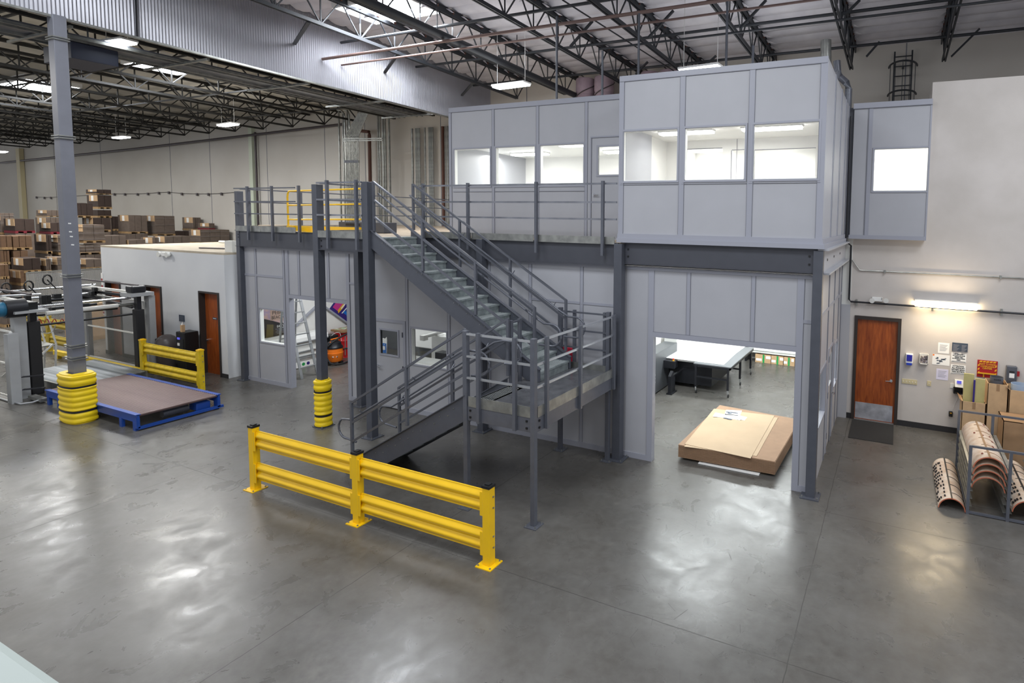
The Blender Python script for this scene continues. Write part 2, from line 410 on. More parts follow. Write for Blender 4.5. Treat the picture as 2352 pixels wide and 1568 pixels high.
# white block building at the left (rooms behind the machine)
wr = MB(); d = [(-24.0, -23.07, -.01, 2.46), (-21.66, -20.72, -.01, 2.46), (-18.77, -17.8, -.01, 2.46)]
wallY(wr, -24.2, -17.5, 0, 3.56, 9.55, 9.7, d); wallX(wr, 9.7, 14.1, 0, 3.56, -17.65, -17.5); wallX(wr, 9.7, 14.1, 0, 3.56, -24.2, -24.05)
wr.box(-24.2, -17.5, 13.95, 14.1, 0, 3.56); wbk = st(wr.build('wall_front', 'wallr'), 'white walls of the low room block with brown doors')
B(-24.2, -17.5, 9.55, 14.1, 3.56, 3.62).build('roof_slab', mat('dusty_roof', 'b5aa98', .85, var=.1, scale=3), wbk)
bb = MB()
for a, b in ((-24.2, -24.0), (-23.07, -21.66), (-20.72, -18.77), (-17.8, -17.5)): bb.box(a, b, 9.535, 9.55, 0, .12)
st(bb.build('baseboard_front', 'base'))
for i, (a, b, z0, z1) in enumerate(d):
    fr = MB(); t_ = .05
    fr.box(a, a+t_, 9.52, 9.72, 0, z1); fr.box(b-t_, b, 9.52, 9.72, 0, z1); fr.box(a+t_, b-t_, 9.52, 9.72, z1-t_, z1)
    f = st(fr.build('door_%d' % (i+1), 'frame_br'), ['cherry wood door at the far left of the white block', 'cherry wood door left of the trash bin', 'cherry wood door with small sign near the steel column'][i])
    B(a+t_, b-t_, 9.67, 9.71, 0, z1-t_).build('door_leaf', 'door', f)
    h = MB(); hxp = b-.16 if i < 2 else a+.14; h.tube([(hxp, 9.67, 1.0), (hxp, 9.61, 1.0)], .03); h.tube([(hxp, 9.61, 1.0), (hxp+(-.11 if i < 2 else .11), 9.61, .99)], .012); h.build('handle', 'chrome', f)
    if i == 2:
        B(-18.37, -18.16, 9.662, 9.67, 1.63, 1.69).build('name_plate', 'slate', f)
        B(-18.34, -18.2, 9.658, 9.662, 1.655, 1.665).build('name_line', 'label', f)

# right white wall with wooden door, and the tall white box above
wrt = MB(); wallY(wrt, -.98, 9, 0, 4.37, 14.05, 14.25, [(-.87, .16, -.01, 2.53)]); wrt.box(.57, 9, 14.05, 18.2, 4.37, 7.9); wrt.box(-.98, 9, 16.4, 16.5, 0, 4.37)
st(wrt.build('wall_right', 'wallw'), 'white painted wall with a wooden door at the right')
B(-1.2, -.98, 14.0, 14.25, 0, 2.78).build('corner_post', 'panel', bpy.data.objects['wall_right'])
B(-1.2, -.98, 14.03, 14.25, 2.78, 4.4).build('corner_strip', 'offwhite', bpy.data.objects['wall_right'])
bb = MB(); bb.box(-.98, -.87, 14.03, 14.05, 0, .13); bb.box(.16, 9, 14.03, 14.05, 0, .13); st(bb.build('baseboard_right', 'base'), 'black vinyl baseboard')
fr = MB(); fr.box(-.87, -.80, 14.01, 14.2, 0, 2.53); fr.box(.09, .16, 14.01, 14.2, 0, 2.53); fr.box(-.80, .09, 14.01, 14.2, 2.45, 2.53)
f = st(fr.build('door_4', 'frame_br'), 'cherry wood door with metal kick plate in the right wall')
B(-.80, .09, 14.08, 14.13, .01, 2.45).build('door_leaf', 'door', f)
B(-.785, .05, 14.072, 14.08, .03, .42).build('kick_plate', 'kick', f)
h = MB(); h.lathe([(.035, 0), (.035, .02)], (0, 0, 0)); h.v = [(-.01+v[0], 14.08-v[2], 1.03+v[1]) for v in h.v]; h.tube([(-.01, 14.08, 1.03), (-.01, 14.02, 1.03)], .013); h.tube([(-.01, 14.02, 1.03), (-.13, 14.02, 1.02)], .011)
h.build('handle', 'chrome', f)
B(-.80, .09, 14.03, 14.14, 0, .012).build('threshold', 'alu', f)

# ---------------------------------------------------------------- modular two-storey office (grey panels)
def seams(mb, xs, z0, z1, y, w=.035, pr=.012):
    for x in xs: mb.box(x-w, x+w, y-pr, y, z0, z1)
def grooves(mb, xs, z0, z1, y, w=.035):
    for x in xs:
        for s_ in (-w-.004, w-.002): mb.box(x+s_, x+s_+.006, y-.014, y, z0, z1)
ZT = 3.83
# lower facade
holes = [(-16.31, -15.28, 1.17, 2.1), (-15.03, -12.77, -.01, 2.5), (-11.84, -10.83, -.01, 2.2), (-10.6, -9.5, 1.21, 2.07), (-4.28, -1.54, -.01, 2.5)]
fw = wallY(MB(), XL, XR, 0, ZT, YF, YF+.09, holes)
fo = st(fw.build('wall_front', 'panel'), 'lilac-grey modular panel wall under the mezzanine deck')
sm_ = MB(); seams(sm_, (-16.42, -15.22, -15.08, -12.72, -11.9, -10.72, -9.42, -8.25, -7.15, -5.88, -4.98), 0, ZT, YF)
seams(sm_, (-14.6, -13.45, -3.56, -2.33), 2.56, ZT, YF); sm_.box(XL, XR, YF-.015, YF, ZT-.06, ZT)
for a, b in ((XL, -15.25), (-12.75, -4.95), (-1.53, XR)): sm_.box(a, b, YF-.014, YF, 3.0, 3.06) if a != -12.75 else None
sm_.box(-7.15, -4.95, YF-.014, YF, 3.0, 3.05); sm_.box(-12.72, -11.9, YF-.014, YF, 3.0, 3.05)
for a, b in ((-15.03, -12.77), (-4.28, -1.54)):
    sm_.box(a-.1, a+.015, YF-.02, YF+.115, 0, ZT-.06); sm_.box(b-.015, b+.1, YF-.02, YF+.115, 0, ZT-.06); sm_.box(a, b, YF-.021, YF+.116, 2.485, 2.58)
sm_.build('panel_trim', 'seam', fo)
g_ = MB(); grooves(g_, (-16.42, -15.22, -12.72, -10.72, -9.42, -8.25, -7.15, -5.88), .1, ZT-.06, YF); grooves(g_, (-14.6, -13.45, -3.56, -2.33), 2.58, ZT-.06, YF)
for a, b in ((-15.03, -12.77), (-4.28, -1.54)): g_.box(a, b, YF-.022, YF-.018, 2.585, 2.59); g_.box(a-.105, a-.1, YF-.012, YF, 0, ZT-.06); g_.box(b+.1, b+.105, YF-.012, YF, 0, ZT-.06)
g_.build('panel_groove', 'seamline', fo)
kb = MB()
for a, b in ((XL, -15.13), (-12.67, -11.84), (-10.83, -4.38), (-1.44, XR)): kb.box(a, b, YF-.018, YF, 0, .11)
st(kb.build('baseboard_front', 'seam'), 'grey metal base track along the modular wall')
# inner faces
st(wallY(MB(), XL, -6.4, 0, ZT-.02, YF+.09, YF+.1, holes).build('wall_inner', 'panel_in'))
def window(n, x0, x1, z0, z1, Y, label, th=.09, fm='seam', parent=None, ins='white'):
    fr = MB(); w = .035
    for a in ((x0-w, x0, z0-w, z1+w), (x1, x1+w, z0-w, z1+w)): fr.box(a[0], a[1], Y-.018, Y, a[2], a[3])
    fr.box(x0, x1, Y-.018, Y, z1, z1+w); fr.box(x0, x1, Y-.018, Y, z0-w, z0)
    f = st(fr.build('window_%d' % n, fm), label)
    rv = MB(); rv.box(x0, x0+.012, Y, Y+th, z0, z1); rv.box(x1-.012, x1, Y, Y+th, z0, z1); rv.box(x0, x1, Y, Y+th, z0, z0+.015); rv.box(x0, x1, Y, Y+th, z1-.012, z1); rv.build('window_reveal', ins, f)
    B(x0+.012, x1-.012, Y+.03, Y+.036, z0+.015, z1-.012).build('glass_pane', 'glass', f); return f
window(1, -16.31, -15.28, 1.17, 2.1, YF, 'window left of the open bay with a poster behind it')
window(2, -10.6, -9.5, 1.21, 2.07, YF, 'window beside the grey door with a white printer behind it')
# grey door
fr = MB(); fr.box(-11.86, -11.8, YF-.02, YF+.1, 0, 2.22); fr.box(-10.86, -10.78, YF-.02, YF+.1, 0, 2.22); fr.box(-11.8, -10.86, YF-.02, YF+.1, 2.15, 2.22)
dg = st(fr.build('door_5', 'seam'), 'lilac-grey metal door with a square window in the modular wall')
wallY(MB(), -11.8, -10.86, .02, 2.15, YF+.0, YF+.045, [(-11.62, -11.04, 1.35, 1.94)]).build('door_leaf', 'panel', dg)
wf = wallY(MB(), -11.66, -11.0, 1.31, 1.98, YF-.02, YF+.05, [(-11.62, -11.04, 1.35, 1.94)]); wf = wf.build('window_frame', 'seam', dg)
B(-11.62, -11.04, YF+.02, YF+.026, 1.35, 1.94).build('glass_pane', 'glass', dg)
for z in (.3, 1.05, 1.88):
    B(-10.88, -10.855, YF-.035, YF, z-.06, z+.06).build('hinge', 'steel_d', dg)
h = MB(); h.tube([(-11.72, YF, 1.04), (-11.72, YF-.06, 1.04)], .025); h.tube([(-11.72, YF-.06, 1.04), (-11.59, YF-.06, 1.03)], .013); h.build('handle', 'chrome', dg)
B(-11.8, -10.86, YF-.01, YF+.08, 0, .02).build('threshold', 'blackm', dg)
# side wall (faces the wooden door)
sh = [(9.95, 11.25, 1.0, 2.0), (11.65, 12.65, -.01, 2.15), (12.78, 13.6, 1.05, 2.03)]
sw = st(wallX(MB(), YF, 14.02, 0, ZT, XR-.09, XR, sh).build('wall_side', 'panel'), 'panelled side wall facing the wooden door')
s2 = MB(); g2 = MB()
for y in (11.3, 12.35, 13.35, 13.95): s2.box(XR, XR+.012, y-.03, y+.03, 0, ZT); g2.box(XR, XR+.015, y-.038, y-.03, 0, ZT); g2.box(XR, XR+.015, y+.03, y+.038, 0, ZT)
s2.box(XR, XR+.014, YF, 14.02, 3.03, 3.09); s2.box(XR, XR+.014, YF, 14.02, ZT-.05, ZT)
s2.build('panel_trim', 'seam', sw); g2.build('panel_groove', 'seamline', sw)
for k, (a, b, z0, z1) in enumerate((sh[0], sh[2])):
    fr = wallX(MB(), a-.03, b+.03, z0-.03, z1+.03, XR-.092, XR+.015, [(a+.012, b-.012, z0+.012, z1-.012)]); fo2 = st(fr.build('window_%d' % (3+k), 'seam'), ['side window nearest the corner column', 'side window next to the wooden door wall'][k])
    B(XR-.05, XR-.045, a, b, z0, z1).build('glass_pane', 'glass', fo2)
fr = wallX(MB(), 11.62, 12.68, 0, 2.18, XR-.092, XR+.015, [(11.68, 12.62, -.01, 2.12)]); ds = st(fr.build('door_6', 'seam'), 'grey door in the side wall by the entrance mat')
wallX(MB(), 11.67, 12.63, .01, 2.13, XR-.06, XR-.01, [(12.0, 12.5, 1.3, 1.95)]).build('door_leaf', 'panel', ds)
B(XR-.04, XR-.035, 12.0, 12.5, 1.3, 1.95).build('glass_pane', 'glass', ds)
h = MB(); h.tube([(XR-.01, 12.55, 1.02), (XR+.06, 12.55, 1.02)], .02); h.tube([(XR+.06, 12.55, 1.02), (XR+.06, 12.43, 1.02)], .013); h.build('handle', 'chrome', ds)
for z in (.35, 1.2, 1.95): B(XR, XR+.02, 11.66, 11.7, z-.06, z+.06).build('hinge', 'steel_d', ds)
# room partitions below the deck
pm = MB(); pm.box(-17.45, -17.35, YF+.1, 14.3, 0, ZT); pm.box(-17.49, XL+.02, 9.98, 10.03, 0, ZT); st(pm.build('wall_room_left', 'panel_in'), 'white inner wall of the printing room')
st(B(-17.45, -6.5, 14.3, 14.4, 0, ZT).build('wall_room_back', 'dgrey'), 'dark grey wall at the back of the printing room')
st(B(-6.5, -6.4, YF+.1, 18.9, 0, ZT).build('wall_partition', 'panel_in'))
st(B(-6.4, XR-.09, 18.8, 18.9, 0, ZT).build('wall_room_back', 'panel_in'), 'white back wall of the cutting room')
st(B(XR-.12, XR-.09, 14.02, 18.9, 0, ZT).build('wall_room_right', 'panel_in'))
cl = MB(); cl.box(-17.45, XR-.09, YF+.1, 18.9, ZT, ZT+.02); st(cl.build('ceiling', 'panel_in'), 'white underside of the mezzanine deck')
# upper offices
UL = 10.9; UR = 9.6; XS = -4.97; XE = -1.17; ZU = 7.45
wl = [(-10.4, -9.17, 5.5, 6.42), (-9.05, -7.86, 5.5, 6.43), (-7.75, -6.52, 5.5, 6.43)]
uh = wl+[(-6.33, -5.42, -1, 6.53)]
xl0 = hy(1031.9, 300, UL).x
u1 = st(wallY(MB(), xl0, XS, DZ, ZU, UL, UL+.09, uh).build('wall_upper_left', 'panel'), 'set-back upper office front with three windows and a door')
wls = [(hy(a, 380, UL).x, hy(b, 380, UL).x) for a, b in ((1044, 1126), (1139, 1229), (1241, 1340.5))]
bpy.data.objects.remove(u1)
uh = [(a, b, 5.5, 6.42) for a, b in wls]; dx0 = hy(1359, 400, UL).x
u1 = st(wallY(MB(), xl0, XS, DZ, ZU, UL, UL+.09, uh+[(dx0, dx0+.95, -1, 6.53)]).build('wall_upper_left', 'panel'), 'set-back upper office front with three windows and a door')
s3 = MB(); g3 = MB(); sx = [hy(p, 300, UL).x for p in (1133, 1235, 1347)]
s3.box(xl0-.01, xl0+.07, UL-.012, UL, DZ, ZU); s3.box(xl0, XS, UL-.014, UL, ZU-.11, ZU); seams(s3, sx, DZ, ZU-.1, UL); grooves(g3, sx, DZ, ZU-.1, UL); g3.box(xl0, XS, UL-.016, UL, ZU-.12, ZU-.11); g3.box(xl0+.07, xl0+.076, UL-.014, UL, DZ, ZU-.12)
g3.box(dx0-.01, dx0, UL-.014, UL, DZ, 6.54); g3.box(dx0-.01, dx0+1, UL-.014, UL, 6.53, 6.54)
for a, b in wls: g3.box(a-.04, b+.04, UL-.014, UL, 5.36, 5.37)
s3.build('panel_trim', 'seam', u1); g3.build('panel_groove', 'seamline', u1)
for k, (a, b) in enumerate(wls): window(5+k, a, b, 5.5, 6.42, UL, '%s window from the left in the set-back upper office' % ORD[k])
du = st(wallY(MB(), dx0-.04, dx0+.99, DZ, 6.57, UL-.005, UL+.09, [(dx0, dx0+.95, 0, 6.53)]).build('door_7', 'seam'), 'grey office door on the mezzanine deck with a high window')
wx = (hy(1374, 370, UL).x, dx0+.8)
wallY(MB(), dx0, dx0+.95, DZ+.01, 6.53, UL+.0, UL+.045, [(wx[0], wx[1], 5.72, 6.33)]).build('door_leaf', 'panel', du)
wallY(MB(), wx[0]-.04, wx[1]+.04, 5.68, 6.37, UL-.015, UL, [(wx[0], wx[1], 5.72, 6.33)]).build('window_frame', 'seam', du)
B(wx[0], wx[1], UL+.02, UL+.025, 5.72, 6.33).build('glass_pane', 'glass', du)
h = MB(); h.tube([(dx0+.08, UL, 5.28), (dx0+.08, UL-.06, 5.28)], .025); h.tube([(dx0+.08, UL-.06, 5.28), (dx0+.2, UL-.06, 5.27)], .013); h.build('handle', 'chrome', du)
st(B(xl0, xl0+.09, UL+.09, 14, DZ, ZU).build('wall_upper_side', 'panel'))
# right upper office
wr_ = [(hy(a, 350, UR).x, hy(b, 350, UR).x) for a, b in ((1431, 1556), (1573, 1711), (1728, 1880))]
u2 = st(wallY(MB(), XS, XE, DZ+.02, ZU, UR, UR+.09, [(a, b, 5.47, 6.41) for a, b in wr_]).build('wall_upper_right', 'panel'), 'forward upper office front with three large windows')
s3 = MB(); g3 = MB(); sx = [hy(p, 480, UR).x for p in (1564, 1721)]
s3.box(XS-.01, XS+.09, UR-.012, UR, DZ+.1, ZU); s3.box(XE-.1, XE+.01, UR-.012, UR, DZ+.1, ZU); s3.box(XS, XE, UR-.014, UR, ZU-.1, ZU); seams(s3, sx, DZ+.1, ZU-.1, UR, .05)
s3.box(XS-.02, XE+.03, UR-.03, UR, DZ+.1, DZ+.19); s3.box(XS-.02, XE+.06, UR-.06, UR, DZ+.02, DZ+.1)
grooves(g3, sx, DZ+.2, ZU-.1, UR, .05); g3.box(XS, XE, UR-.016, UR, ZU-.11, ZU-.1)
for x in (XS+.09, XE-.106): g3.box(x, x+.006, UR-.014, UR, DZ+.2, ZU-.1)
for a, b in wr_: g3.box(a-.05, b+.05, UR-.015, UR, 5.40, 5.407)
s3.build('panel_trim', 'seam', u2); g3.build('panel_groove', 'seamline', u2)
for k, (a, b) in enumerate(wr_): window(8+k, a, b, 5.47, 6.41, UR, '%s large window from the left in the forward upper office' % ORD[k])
st(B(XS, XS+.09, UR+.09, UL, DZ, ZU).build('wall_upper_return', 'panel'))
u3 = st(B(XE-.09, XE, UR+.09, 14.02, DZ+.02, ZU).build('wall_upper_side', 'panel'), 'side wall of the upper office with narrow vertical panels')
s3 = MB(); g3 = MB()
for y in (10.85, 12.05, 13.1, 13.85): s3.box(XE, XE+.012, y-.04, y+.04, DZ+.1, ZU); g3.box(XE, XE+.016, y+.04, y+.055, DZ+.1, ZU)
s3.box(XE, XE+.03, UR, 14.02, DZ+.1, DZ+.19); s3.box(XE, XE+.06, UR, 14.02, DZ+.02, DZ+.1)
s3.build('panel_trim', 'seam', u3); g3.build('panel_groove', 'seamline', u3)
st(MB().box(xl0, XE, UL, 14.0, ZU-.06, ZU-.02).box(XS, XE, UR+.02, UL, ZU-.06, ZU-.02).build('roof_office', 'panel'), 'flat roof panels of the upper offices')
# office interiors
ZC = 6.52
st(B(xl0+.09, XE-.09, 13.9, 14, DZ, ZU).build('wall_office_back', 'panel_in')); 
st(B(XS-.02, XS+.02, UL+.09, 13.9, DZ, ZC).build('wall_office_partition', 'panel_in'))
cm = MB(); cm.box(xl0+.09, XE-.09, UL+.09, 13.9, ZC, ZC+.03); cm.box(XS+.09, XE-.09, UR+.09, UL+.1, ZC, ZC+.03); st(cm.build('ceiling', 'panel_in'), 'white ceiling inside the upper offices')
st(B(xl0+.09, XE-.09, UL+.09, 13.9, DZ, DZ+.02).build('floor', 'offwhite'))
YP = 11.9
ph = [(hy(1577, 400, YP).x, hy(1658, 400, YP).x, 4.9, hy(1620, 342, YP).z), (hy(1680, 400, YP).x, hy(1712, 400, YP).x, 4.4, hy(1690, 345, YP).z), (hy(1732, 400, YP).x, hy(1872, 400, YP).x, 4.9, hy(1800, 343, YP).z)]
pw = st(wallY(MB(), XS+.02, XE-.09, DZ, ZC, YP, YP+.08, ph).build('wall_office_inner', 'panel_in'), 'white inner partition seen through the upper windows')
g3 = MB()
for x0, x1, z0, z1 in ph: g3.box(x0, x1, YP-.01, YP, z1, z1+.015); g3.box(x0-.015, x0, YP-.01, YP, 4.5, z1)
g3.box(-3.3, -3.29, YP-.01, YP, DZ, ZC); g3.build('panel_groove', 'inkg', pw)
def lampbox(x0, x1, y0, y1, z, label, m='lampoff', grp='office ceiling lights'):
    t = T('ceiling_light', label, 'light', ((x0+x1)/2, (y0+y1)/2, z-.08), grp)
    B(x0-.02, x1+.02, y0-.02, y1+.02, z-.03, z).build('frame', 'white', t); B(x0, x1, y0, y1, z-.07, z-.03).build('diffuser', m, t); return t
lampbox(-7.5, -6.7, 11.35, 11.6, ZC, 'strip light at the top of the third set-back window')
lampbox(-9.9, -8.8, 12.6, 12.85, ZC, 'strip light behind the first set-back upper windows')
lampbox(-7.1, -6.2, 12.8, 13.05, ZC, 'strip light seen through the upper office door window')
lampbox(-4.8, -4.0, 13.2, 13.45, ZC, 'strip light behind the partition, left of the forward windows')
lampbox(-3.3, -2.3, 13.2, 13.45, ZC, 'strip light behind the partition at the rightmost window')
lampbox(-4.5, -3.4, 10.4, 10.6, ZC, 'strip light in front of the partition, left office bay')
lampbox(-2.8, -1.7, 10.4, 10.6, ZC, 'strip light in front of the partition, right office bay')
# the grey bump of the office over the white wall
bm_ = wallY(MB(), XE+.12, .57, 4.37, 7.5, 13.85, 13.95, [(-.58, .545, 5.48, 6.44)])
u4 = st(bm_.build('wall_upper_far', 'panel'), 'grey upper panel with one window above the wooden door')
s3 = MB(); s3.box(XE+.1, .58, 13.82, 13.85, 7.38, 7.5); s3.box(XE+.1, .58, 13.80, 13.85, 4.37, 4.46); s3.box(-.72, -.64, 13.835, 13.85, 4.46, 7.38); s3.box(.545, .58, 13.835, 13.85, 4.46, 7.38); s3.build('panel_trim', 'seam', u4)
g3 = MB(); g3.box(-.74, -.72, 13.834, 13.85, 4.46, 7.38); g3.box(XE+.1, .58, 13.815, 13.85, 7.37, 7.38); g3.build('panel_groove', 'seamline', u4)
window(11, -.58, .545, 5.48, 6.44, 13.85, 'single lit window above the wooden door')
bi = MB(); bi.box(XE+.12, .57, 15.6, 15.7, 4.4, 7.3); bi.box(XE+.12, XE+.14, 13.95, 15.6, 4.4, 7.3); bi.box(.55, .57, 13.95, 15.6, 4.4, 7.3); bi.box(XE+.12, .57, 13.95, 15.6, 7.3, 7.33); bi.box(XE+.12, .57, 13.95, 15.6, 4.38, 4.4)
st(bi.build('wall_office_far', 'panel_in'))
lampbox(-.6, .4, 14.5, 14.7, 7.3, 'strip light inside the room above the wooden door')
B(XE, XE+.12, 13.9, 14.02, 4.4, 7.42).build('corner_strip', 'steel_d', u4)

# ================================================================== MEZZANINE
mz = T('mezzanine_platform', 'charcoal steel mezzanine deck on columns in front of the modular office', 'mezzanine', (-9, 9.6, 0))
dk = MB(); dk.box(XL, XE, 9.68, 20.1, 4.2, DZ); dk.box(-11.78, -10.1, 8.25, 9.62, 4.2, DZ); dk.box(-24, XL, 14.4, 20.1, 4.2, DZ)
dk.build('deck_floor', 'deck', mz)
def cbeam(x0, x1, y0, z0, z1):     # C-channel along X, web facing the camera
    m = MB(); m.box(x0, x1, y0, y0+.02, z0, z1); m.box(x0, x1, y0-.03, y0+.08, z1-.012, z1); m.box(x0, x1, y0-.03, y0+.08, z0, z0+.012); return m
cbeam(XL, -4.99, 9.64, 3.83, 4.28).build('beam', 'steel_d', mz)
cbeam(-4.86, XR, 9.64, 3.88, 4.30).build('beam', 'steel_d', mz)
cbeam(-11.64, -10.24, 8.23, 3.98, 4.25).build('beam', 'steel_d', mz)
for x in (-11.7, -10.14):
    m = MB(); m.box(x-.01, x+.01, 8.33, 9.64, 3.98, 4.25); m.box(x-.05, x+.05, 8.33, 9.64, 4.238, 4.25); m.build('beam', 'steel_d', mz)
m = MB(); m.box(XR+.02, XR+.06, 9.8, 14.0, 3.88, 4.28); m.box(XR-.02, XR+.16, 9.8, 14.0, 3.85, 3.88); m.box(XR-.02, XR+.16, 9.6, 14.0, 4.27, 4.3); sb = m.build('side_beam', 'panel', mz)
m = MB()
for y in (10.3, 11.4, 12.6): m.box(XR+.055, XR+.066, y-.05, y+.05, 4.06, 4.1)
m.build('bolt', 'black', sb)
def column(x, y, z1, w, cap=True, z0=0.):
    m = B(x-w/2, x+w/2, y-w/2, y+w/2, z0+.015, z1).build('column', 'steel', mz, bevel=.006)
    if z0 == 0:
        p = MB(); p.box(x-w, x+w, y-w, y+w, 0, .018); p.use(1)
        for a, c in ((-1, -1), (1, -1), (1, 1), (-1, 1)): p.lathe([(.012, .017), (.012, .05)], (x+a*w*.8, y+c*w*.8, 0), 8)
        p.build('base_plate', ['steel', 'galv'], m)
    return m
column(-16.98, 9.70, 5.36, .15); column(-11.7, 8.27, 5.40, .16); column(-10.17, 8.28, 5.44, .16); column(-12.12, 9.58, 3.9, .16)
column(-8.32, 9.58, 4.27, .16); column(-4.93, 9.57, 4.27, .17); column(-1.21, 9.66, 4.27, .16)
b = MB()
for x, y, z in ((-11.56, 8.225, 4.06), (-11.56, 8.225, 4.18), (-1.36, 9.635, 4.03), (-1.36, 9.635, 4.17), (-4.78, 9.635, 4.03), (-4.78, 9.635, 4.17), (-16.94, 9.635, 4.08), (-16.94, 9.635, 4.16)):
    b.cbox((x, y, z), (.03, .02, .03))
b.build('bolt_heads', 'black', mz)
def toe(p, q, z0, z1, th=.012):
    m = MB(); m.bar((p[0], p[1], (z0+z1)/2), (q[0], q[1], (z0+z1)/2), th, z1-z0); return m
for p, q in (((-16.98, 9.60), (-15.9, 9.60)), ((-15.88, 9.598), (-14.46, 9.598)), ((-11.62, 8.2), (-10.25, 8.2)), ((-10.05, 9.58), (-8.6, 9.58)), ((-8.58, 9.578), (-6.95, 9.578)), ((-6.93, 9.58), (-5.05, 9.58)), ((-11.76, 8.34), (-11.76, 9.58)), ((-17.1, 9.85), (-17.1, 14.3))):
    toe(p, q, 4.255, 4.40).build('toe_board', 'galv', mz)
# railing around the deck
def rails(par, p, q, zb, posts, zs=(1.15, .79, .46), post_top=1.2, post_bot=-.26, w=.055, rw=.032, side=(0, -1), pd=.03, rm='rail'):
    """straight railing from p to q (x, y); posts = fractions along it"""
    p = Vector((p[0], p[1], 0)); q = Vector((q[0], q[1], 0)); s_ = Vector((side[0], side[1], 0))
    for f in posts:
        c = p.lerp(q, f)+s_*pd
        MB().bar(c+Vector((0, 0, zb+post_bot)), c+Vector((0, 0, zb+post_top)), w, w, (0, 1, 0)).build('post', 'rail', par)
    for z in zs:
        MB().bar(p+Vector((0, 0, zb+z)), q+Vector((0, 0, zb+z)), rw, rw).build('rail', rm, par)
ra = T('railing', 'charcoal guard railing along the left end of the mezzanine deck', 'railing', (-15.8, 9.58, DZ))
rails(ra, (-16.98, 9.58), (-14.42, 9.58), DZ, [(hy(x, 500, 9.5).x+16.98)/2.56 for x in (566, 622, 684)], pd=.04)
rb = T('railing', 'short guard railing over the stair head bump-out of the mezzanine', 'railing', (-10.9, 8.2, DZ))
rails(rb, (-11.62, 8.2), (-10.25, 8.2), DZ, [(hy(x, 500, 8.15).x+11.62)/1.37 for x in (750.5, 817)], pd=.03, rm='alur', rw=.036)
rc = T('railing', 'long guard railing along the deck in front of the upper office', 'railing', (-7.5, 9.58, DZ))
x0_ = -10.08; x1_ = -5.0
rails(rc, (x0_, 9.56), (x1_, 9.56), DZ, [(hy(x, 500, 9.5).x-x0_)/(x1_-x0_) for x in (971, 1073.5, 1230, 1383)], pd=.04, post_bot=-.25, rm='alur', rw=.036)
rd = T('railing', 'guard railing at the left side edge of the mezzanine deck', 'railing', (-17.3, 12, DZ))
rails(rd, (-17.1, 9.8), (-17.1, 16.5), DZ, [(hx(x, 440, -17.1).y-9.8)/6.7 for x in (573, 692)], side=(-1, 0), pd=.03, post_bot=-.1)
rails(rd, (-17.1, 16.4), (-17.1, 19.9), DZ, [.02, .9], side=(-1, 0), pd=.03, post_bot=-.1)
re_ = T('railing', 'short railing closing the left side of the stair head bump-out', 'railing', (-11.74, 8.9, DZ))
rails(re_, (-11.74, 8.36), (-11.74, 9.5), DZ, [.95], side=(-1, 0), pd=.02, post_bot=-.1)
# yellow pallet gate on the deck
yg = T('pallet_gate', 'yellow safety gate in the deck railing left of the stair head', 'gate', (-13.8, 9.9, DZ))
gx0 = hy(661, 480, 9.85).x; gx1 = -12.35
for z0, z1 in ((5.36, 5.40), (4.98, 5.02), (4.60, 4.64)):
    MB().tube([(gx0+(.12 if z0 > 5.3 else 0), 9.85, z0), (gx1, 9.85, z1)], .022).build('rail', 'yellow', yg)
MB().tube([(gx0, 9.85, 4.42), (gx0, 9.85, 5.2), (gx0+.02, 9.85, 5.3), (gx0+.06, 9.85, 5.35), (gx0+.12, 9.85, 5.36)], .024).build('upright', 'yellow', yg)
B(gx0+.25, gx1, 9.80, 9.86, 4.30, 4.44).build('toe_plate', 'yellow', yg)
MB().bar((gx0-.02, 9.86, 4.42), (gx0+.35, 9.80, 4.40), .08, .06).build('hinge_arm', 'yellow', yg)
B(-14.35, -12.4, 9.66, 9.80, DZ, 4.30).build('sill', 'yellow', yg)
bx = T('gate_control_box', 'dark grey control box with a yellow label standing on the deck behind the gate', 'box', (-13.3, 10.6, DZ))
B(-13.9, -12.2, 10.4, 10.8, DZ+.01, DZ+.28).build('housing', 'steel', bx, bevel=.01); B(-13.6, -13.1, 10.38, 10.4, DZ+.18, DZ+.24).build('slot', 'black', bx); B(-13.3, -13.05, 10.39, 10.4, DZ+.05, DZ+.10).build('warning_label', 'signy', bx)
# ------------------------------------------------------------------ STAIRCASE
stc = T('staircase', 'charcoal switchback steel staircase with galvanised treads and a landing', 'staircase', (-7.5, 8.1, 0))
ZLd = 1.76
def prismY(poly, a, b): return MB().prism(poly, 1, a, b)
def stringer(poly, y0, y1, top, name='stringer'):
    m = prismY(poly, y0, y1); (xa, za), (xb, zb) = top
    m.bar((xa, (y0+y1)/2+.0, za), (xb, (y0+y1)/2, zb), .075, .014); return m
up = [(-10.08, 4.44), (-5.86, 2.0), (-5.86, 1.77), (-6.15, 1.77), (-10.08, 4.06)]
for (a, b) in ((8.27, 8.285), (9.30, 9.315)):
    o = stringer(up, a, b, ((-10.08, 4.44), (-5.86, 2.0)))
    bl = o.use(1)
    for k in range(12):
        x = -9.75+.315*k; z = 4.18-.184*k
        for dx, dz in ((0, 0), (.12, -.03)): bl.cbox((x+dx, a-.004, z+dz), (.014, .01, .014))
    bl.build('stringer', ['steel', 'galv'], stc)
lo = [(-6.3, 1.88), (-9.15, .18), (-9.15, 0.0), (-8.76, 0.0), (-6.3, 1.46)]
for (a, b) in ((6.86, 6.875), (7.90, 7.915)):
    o = stringer(lo, a, b, ((-6.3, 1.88), (-9.15, .18)))
    bl = o.use(1)
    for k in range(9):
        x = -6.55-.30*k; z = 1.62-.179*k
        for dx, dz in ((0, 0), (-.12, -.14)): bl.cbox((x+dx, a-.004, z+dz), (.014, .01, .014))
    bl.build('stringer', ['steel', 'galv'], stc)
